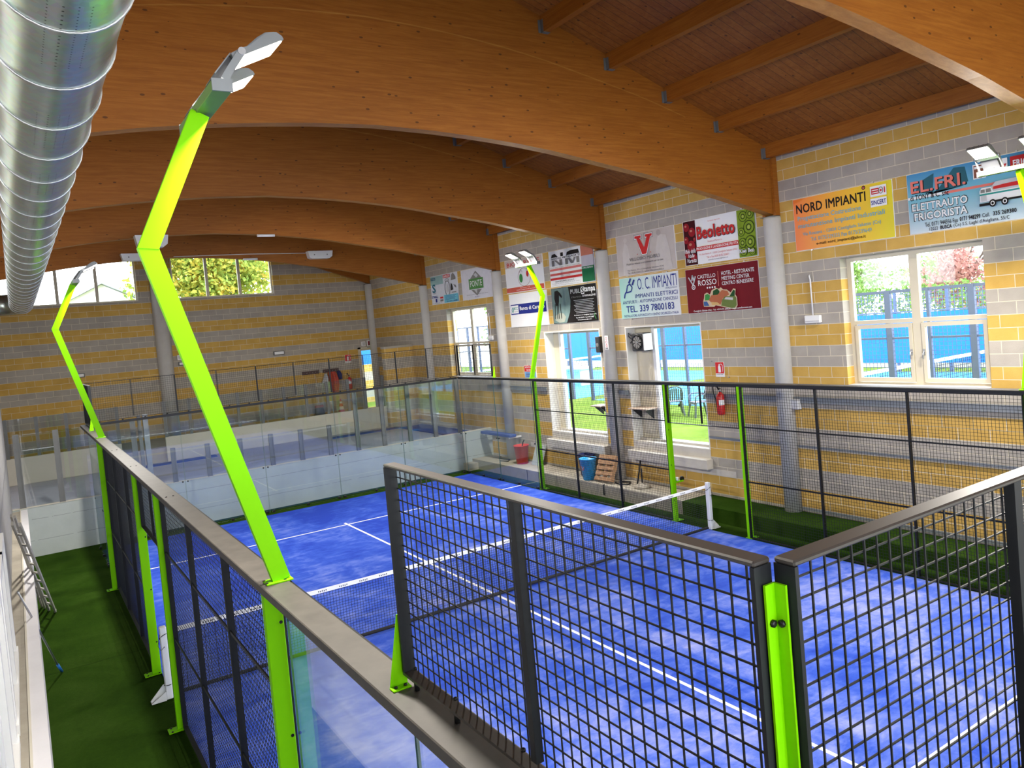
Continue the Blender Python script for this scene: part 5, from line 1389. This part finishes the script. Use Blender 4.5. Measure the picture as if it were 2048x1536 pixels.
# fittings on the arches
def arch_box(x0, x1, y, z0, z1, label, name='heater_unit', cat='lamp fitting', d=.28):
    t = thing(name, ((x0+x1)/2, y, z0), label, cat)
    mb = MB(); mb.prism([(x0, y-d, z1), (x0+.04, y-d, z0+.04), (x0+.12, y-d, z0), (x1-.12, y-d, z0), (x1-.03, y-d, z0+.07), (x1, y-d, z1)], (0, d-.005, 0), WHITE); mb.build('housing', t)
    mb = MB()
    for xx in (x0+.2, x1-.2): mb.lathe((xx, y-d-.001, (z0+z1)/2), [(.02, 0), (.02, -.008)], GY, 10, 'y')
    mb.build('screw_cap', t)
arch_box(7.05, 7.88, BY[5]-.1, 7.15, 7.40, 'white angular lamp fitting on the beam in front of the far windows, right one')
arch_box(1.55, 2.3, BY[5]-.1, 7.25, 7.46, 'white flat lamp fitting on the beam, above the left high window')
arch_box(1.30, 2.02, BY[4]-.1, 7.0, 7.28, 'white angular lamp fitting half hidden behind the bend of the near lamp pole')
for (x, y, z, lab) in ((4.38, BY[4]-.12, 7.265, 'short white tube lamp on the fourth beam soffit'), (5.25, BY[5]-.12, 7.22, 'short white tube lamp on the beam in front of the far windows')):
    t = thing('tube_lamp', (x, y, z), lab, 'lamp'); mb = MB(); mb.tube([(x-.22, y, z), (x+.22, y, z)], .035, WHITE, 12); mb.build('tube', t)
mb = MB(); mb.tube([(3.0, BY[5]-.12, 7.36), (5.2, BY[5]-.12, 7.38), (7.1, BY[5]-.12, 7.36)], .012, WHITE, 6); tag(mb.build('conduit'), 'thin white conduit running along the beam in front of the far windows', 'conduit')
# ventilation duct
DX, DZ, DR = -.971, 6.334, .311
t = thing('ventilation_duct', (DX, 12, DZ), 'big round ribbed galvanised ventilation duct running along the top left of the hall', 'duct')
mb = MB(); ys = []
y = 3.94-.893*9
while y < 27.0: ys.append(y); y += .893
pts = []; rs = []
for a in ys[:-1]:
    for k in range(4): 
        f = k/4; pts.append((DX, a+.893*f, DZ)); rs.append(DR-.006*math.sin(PI*f)**.5 if 0 < f < 1 else DR)
pts.append((DX, ys[-1], DZ)); rs.append(DR)
def ringp(mb, c, dirx, r, n=40): pass
base = 0
mb2 = MB()
n = 44
for (px_, py_, pz_), r in zip(pts, rs):
    for k in range(n):
        a = 2*PI*k/n; mb2.v.append((px_+r*math.sin(a), py_, pz_-r*math.cos(a)))
for k in range(14):           # elbow turning left
    a = (k+1)/14*PI/2; cx, cy = DX-.55, ys[-1]
    for q in range(n):
        b = 2*PI*q/n; rr = .55+DR*math.sin(b); mb2.v.append((cx+rr*math.cos(a), cy+rr*math.sin(a), DZ-DR*math.cos(b)))
for q in range(n):
    b = 2*PI*q/n; mb2.v.append((XL+.01, ys[-1]+.55+DR*math.sin(b), DZ-DR*math.cos(b)))
N = len(mb2.v)//n
for i in range(N-1):
    for k in range(n):
        k2 = (k+1) % n; mb2.face([i*n+k, i*n+k2, (i+1)*n+k2, (i+1)*n+k], DUCT, True)
mb2.build('duct_shell', t)
for a in ys:
    mb = MB(); c = [(DX+(DR+.004)*math.sin(2*PI*k/36), a, DZ-(DR+.004)*math.cos(2*PI*k/36)) for k in range(36)]
    mb.tube(c, .008, STEEL, 6, closed=True)
    mb.build('joint_ring', t)
for i, yy in enumerate(BY[0:6]):
    mb = MB()
    for s in (-1, 1): mb.tube([(DX+s*.3, yy+.06, DZ+.1), (DX+s*.3, yy+.06, zbot(DX+s*.3)+.0)], .006, STEEL, 5)
    mb.build('hanger_wire', t)
# ================================================================ OUTDOORS
GZ = 1.30
BLC = pm('outdoor blue court', (.05, .34, .62), .8, 0, .12, 1.5)
BLW = pm('blue wind cloth', (.004, .16, .55), .6, 0, .15, 2)
FPO = pm('blue grey outdoor steel', (.10, .12, .19), .5, 0, .1)
SAND = pm('pale gravel', (.42, .38, .28), .9, 0, .15, 3)
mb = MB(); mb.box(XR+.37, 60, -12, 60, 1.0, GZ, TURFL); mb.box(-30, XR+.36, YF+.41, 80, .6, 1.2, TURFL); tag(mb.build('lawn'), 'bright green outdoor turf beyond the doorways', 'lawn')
mb = MB(); mb.box(16.75, 26.7, 2, 22, GZ, GZ+.01, BLC); tag(mb.build('outdoor_court'), 'nearer blue outdoor court seen through the big window', 'court')
mb = MB(); mb.box(16.75, 26.7, 23.2, 43.2, GZ, GZ+.01, BLC); tag(mb.build('outdoor_court'), 'farther pale blue outdoor court seen through the doorways', 'court')
for (y0, y1, nm) in ((2, 22, 'nearer'), (23.2, 43.2, 'farther')):
    t = thing('outdoor_fence', (16.7, y0, GZ), 'dark posts and square wire mesh along the window side of the %s outdoor court' % nm, 'fence')
    mb = MB(); k = 0
    yy = y0
    while yy <= y1+.01:
        w2 = .07 if k % 2 == 0 else .035
        mb2 = MB(); mb2.box(16.66, 16.74, yy-w2, yy+w2, GZ, 4.45, FPO); mb2.build('post', t); yy += 1.0; k += 1
    mb = MB(); mb.box(16.67, 16.73, y0, y1, 4.38, 4.45, FPO); mb.box(16.68, 16.72, y0, y1, 3.25, 3.30, FPO); mb.build('rail', t)
    mb = MB(); wires(mb, 'y', y0, y1, GZ+.05, 4.38, 16.70, FPO, st=.10, r=.004); mb.build('wire_mesh', t)
    t = thing('wind_screen', (26.8, y0, GZ), 'vivid blue wind screen on posts behind the %s outdoor court' % nm, 'screen')
    mb = MB(); mb.box(26.8, 26.82, y0, y1, 1.65 if nm == 'nearer' else 1.85, 3.53, BLW)
    if nm == 'nearer': mb.box(26.8, 26.82, y0, y1, 3.55, 3.6, FPO)
    mb.build('cloth', t)
    for q in range(11):
        mb = MB(); mb.box(26.83, 26.91, y0+2*q-.05, y0+2*q+.05, GZ, 4.45, FPO); mb.build('post', t)
    mb = MB(); wires(mb, 'y', y0, y1, 3.55, 4.4, 26.85, FPO, st=.14, r=.008); mb.build('wire_mesh', t)
    t = thing('outdoor_net', (21.7, (y0+y1)/2, GZ), 'net with white top band across the %s outdoor court' % nm, 'net')
    ym = (y0+y1)/2
    mb = MB(); mb.box(16.92, 26.5, ym-.02, ym+.02, 2.12, 2.22, TAPE); mb.build('top_band', t)
    mb = MB(); wires(mb, 'x', 16.92, 26.5, GZ+.02, 2.12, ym, NETB, st=.12, r=.006); mb.build('netting', t)
    for xx in (16.85, 26.62):
        mb = MB(); mb.box(xx-.04, xx+.04, ym-.04, ym+.04, GZ+.01, 2.25, WHITE); mb.build('net_post', t)
# white table like barrier seen through the farther doorway
t = thing('outdoor_table', (21, 31, GZ), 'overexposed white long table on the farther outdoor court', 'table')
mb = MB(); mb.bbox(20.2, 21.0, 27.2, 32.7, 2.05, 2.15, WHITE, .02); mb.build('table_top', t)
for yy in (27.4, 29.8, 32.4):
    mb = MB(); mb.box(20.3, 20.9, yy-.06, yy+.06, GZ+.011, 2.05, WHITE); mb.build('leg', t)
for k, yy in enumerate((15.2, 17.3, 18.4, 19.2, 23.6, 24.7, 26.2)):
    mb = MB(); mb.lathe((16.55, yy, GZ), [(.07, 0), (.07, .06), (.03, .10)], BOLT, 12); tag(mb.build('anchor_block'), 'small black block on the outdoor turf, number %s from the near end' % nums[k], 'block', 'black anchor blocks outside')
# plastic chairs
PCH = pm('white resin chair', (.15, .16, .22), .5, 0, .08)
PCD = pm('grey green resin back', (.10, .13, .11), .5, 0, .08)
def plastic_chair(x, y, rz, label):
    t = thing('plastic_chair', (0, 0, 0), label, 'chair')
    mb = MB(); mb.bbox(-.23, .23, -.22, .22, .41, .44, PCH, .012); mb.box(-.23, .23, -.235, -.215, .37, .44, PCH); mb.build('seat', t)
    for sx in (-1, 1):
        mb = MB(); mb.bar((sx*.21, -.2, .42), (sx*.27, -.27, 0), .05, .035, PCD); mb.build('leg', t)
        mb = MB(); mb.bar((sx*.20, .2, .42), (sx*.25, .30, 0), .05, .035, PCD); mb.build('leg', t)
        mb = MB(); mb.tube([(sx*.23, -.22, .42), (sx*.27, -.22, .60), (sx*.28, -.12, .655), (sx*.27, .12, .66), (sx*.23, .25, .62)], .02, PCH, 8); mb.build('armrest', t)
    mb = MB()
    def bp(u, z): return (u, .22+.10*(z-.44)/.42-.04*(1-(u/.24)**2)*0, z)
    for k in range(-3, 4):
        u = k*.06; h = .83-.05*(k/3)**2
        mb.prism([bp(u-.02, .46), bp(u+.02, .46), bp(u+.02, h), bp(u-.02, h)], (0, .015, 0), PCD)
    mb.build('slat', t)
    mb = MB(); mb.tube([bp(-.22, .46), bp(-.24, .66), bp(-.2, .82), bp(-.09, .88), bp(.09, .88), bp(.2, .82), bp(.24, .66), bp(.22, .46)], .022, PCD, 8); mb.build('back_frame', t)
    t.location = (x, y, GZ); t.rotation_euler = (0, 0, rz); return t
plastic_chair(15.0, 15.95, 2.5, 'grey resin garden armchair on the turf outside the nearer doorway')
c = None
plastic_chair(15.1, 15.0, 4.3, 'second resin armchair, partly cut by the right edge of the nearer doorway')
# low house with grey roof beyond the left high window
t = thing('house', (2.6, 44, 1.2), 'overexposed white house with a pale grey gable roof outside the left high window', 'house')
HW = pm('house white', (.85, .85, .88), .8); HR = pm('roof tile grey', (.42, .44, .55), .8, 0, .3, 25)
mb = MB(); mb.prism([(.2, 42, 1.2), (4.9, 42, 1.2), (4.9, 42, 6.9), (2.6, 42, 8.1), (.2, 42, 6.9)], (0, 9, 0), HW); mb.build('wall', t)
mb = MB()
for s in (-1, 1):
    mb.prism([(2.6, 41.6, 8.28), (2.6+s*2.75, 41.6, 6.85), (2.6+s*2.75, 41.6, 6.72), (2.6, 41.6, 8.12)], (0, 9.6, 0), HR)
mb.build('roof', t)
# trees
def leafmat(name, a, b, c):
    k = NB(name); n = k.noise(k.pos(), 1.6, 3); n2 = k.noise(k.pos(), 14, 2)
    col = k.ramp(k.math('ADD', k.math('MULTIPLY', n, .6), k.math('MULTIPLY', n2, .4)), [(.38, a), (.5, b), (.62, c)])
    d = k.n('BsdfDiffuse'); k.l(col, d.inputs[0]); tl = k.n('BsdfTranslucent'); k.l(col, tl.inputs[0]); m = k.n('MixShader'); m.inputs[0].default_value = .35
    k.l(d.outputs[0], m.inputs[1]); k.l(tl.outputs[0], m.inputs[2]); k.l(m.outputs[0], k.o.inputs[0]); MATS[name] = k.m; return k.m
L1 = leafmat('autumn green leaves', (.16, .26, .06), (.36, .42, .08), (.62, .42, .07))
L2 = leafmat('green leaves', (.10, .20, .05), (.18, .30, .07), (.28, .40, .12))
L3 = leafmat('copper leaves', (.34, .16, .14), (.50, .26, .22), (.58, .36, .28))
def foliage(c, R, n, size, mat, seed, box=False):
    rg = np.random.RandomState(seed)
    if box:
        P = np.stack([rg.uniform(-1, 1, n), rg.uniform(-1, 1, n), rg.uniform(-1, 1, n)], 1)*np.array(R)
        P += rg.normal(0, .08, P.shape)
    else:
        K_ = 26; cc = rg.normal(0, 1, (K_, 3)); cc /= np.linalg.norm(cc, axis=1)[:, None]; cc *= rg.uniform(.35, .85, K_)[:, None]
        idx = rg.randint(0, K_, n); q = rg.normal(0, 1, (n, 3)); q /= np.linalg.norm(q, axis=1)[:, None]
        P = (cc[idx]+q*rg.uniform(.12, .32, n)[:, None])*np.array(R)
    P += np.array(c)
    a = rg.normal(0, 1, (n, 3)); a /= np.linalg.norm(a, axis=1)[:, None]
    b = np.cross(a, rg.normal(0, 1, (n, 3))); b /= np.linalg.norm(b, axis=1)[:, None]
    s = size*rg.uniform(.6, 1.3, n)[:, None]
    V = np.stack([P-a*s, P-b*s*.6, P+a*s, P+b*s*.6], 1).reshape(-1, 3)
    mb = MB(); mb.v = [tuple(x) for x in V]; mb.f = [[4*i, 4*i+1, 4*i+2, 4*i+3] for i in range(n)]; mb.mi = [mb.m(mat)]*n; mb.sm = [False]*n
    return mb
def tree(x, y, z0, zc, R, n, size, mat, seed, label):
    t = thing('tree', (x, y, z0), label, 'tree')
    foliage((x, y, zc), R, n, size, mat, seed).build('foliage', t, fixn=False)
    mb = MB(); mb.tube([(x, y, z0+.021), (x+.1, y, (z0+zc)/2), (x, y+.1, zc)], [.22, .16, .08], pm('bark', (.12, .09, .07), .9), 8)
    rg = random.Random(seed)
    for k in range(9):
        a = rg.uniform(0, 6.28); h = zc-R[2]*rg.uniform(.1, .5); mb.tube([(x, y, h), (x+R[0]*.6*math.cos(a), y+R[1]*.6*math.sin(a), h+R[2]*rg.uniform(.4, .9))], [.07, .02], MATS['bark'], 5)
    mb.build('trunk', t)
tree(7.0, 40, 1.2, 8.0, (4.6, 3.2, 4.4), 15000, .13, L1, 3, 'yellow green autumn tree filling the right high window of the far wall')
tree(-5.5, 47, 1.2, 7.5, (3.0, 3.0, 4.2), 4500, .14, L1, 5, 'yellow green tree beside the white house in the left high window')
tree(33.0, 22.5, GZ, 4.6, (2.5, 2.6, 2.0), 4500, .10, L2, 8, 'bushy green tree behind the outdoor court, left half of the big window')
tree(33.0, 16.4, GZ, 5.1, (2.2, 2.1, 2.2), 4500, .10, L3, 9, 'copper pink tree behind the outdoor court, right half of the big window')
tree(41.0, 15.8, GZ, 5.6, (2.6, 2.6, 2.6), 4000, .12, L2, 10, 'green tree at the right edge of the big window, behind the copper pink one')
tree(42.0, 22.5, GZ, 4.6, (2.6, 2.6, 2.3), 3000, .12, L2, 12, 'pale green tree between the copper pink and the bushy green tree')
tree(30.0, 46.0, GZ, 6.0, (4.5, 4.5, 4.0), 3500, .18, L2, 13, 'green tree beyond the farther outdoor court')
o = foliage((29.5, 20, 3.2), (.7, 13, 1.35), 9000, .10, L2, 21, True).build('hedge', None, fixn=False)
tag(o, 'long clipped green hedge behind the outdoor courts', 'hedge')
mb = MB(); mb.box(28.3, 60, -8, 60, GZ, GZ+.02, SAND); tag(mb.build('gravel_strip'), 'pale ground strip behind the outdoor courts', 'ground')
# sun
sd_ = bpy.data.lights.new('sun', 'SUN'); sd_.energy = 2.2; sd_.angle = .4; sd_.color = (1, .96, .9)
so = bpy.data.objects.new('sun', sd_); COL.objects.link(so); so.rotation_euler = (math.radians(30), math.radians(14), math.radians(0))
# daylight portals in the openings (guide the sampling of the real sky only)
def portal(c, sx, sy, rot):
    ld = bpy.data.lights.new('portal', 'AREA'); ld.shape = 'RECTANGLE'; ld.size = sx; ld.size_y = sy; ld.cycles.is_portal = True
    o = bpy.data.objects.new('portal', ld); COL.objects.link(o); o.location = c; o.rotation_euler = rot
for (y0, y1, z0, z1) in OPR:
    portal((XR+.42, (y0+y1)/2, (z0+z1)/2), z1-z0, y1-y0, (0, PI/2, 0))
for (y0, y1, z0, z1) in OPW_ADDED: portal((XL-.45, (y0+y1)/2, (z0+z1)/2), z1-z0, y1-y0, (0, -PI/2, 0))
for (x0, x1, z0, z1) in OPF: portal(((x0+x1)/2, YF+.42, (z0+z1)/2), x1-x0, z1-z0, (-PI/2, 0, 0))
for (x0, x1, z0, z1) in OPB_ADDED: portal(((x0+x1)/2, -7.25, (z0+z1)/2), x1-x0, z1-z0, (PI/2, 0, 0))

t = thing('outdoor_screen', (11.5, 34, 1.2), 'blue cloth and yellow block wall seen outside the far door', 'screen')
mb = MB(); mb.box(9.5, 14.5, 34, 34.05, 3.1, 4.6, BLW); mb.build('cloth', t)
mb = MB(); mb.box(9.5, 14.5, 34, 34.2, 1.2, 3.09, WALLX); mb.build('block_wall', t)
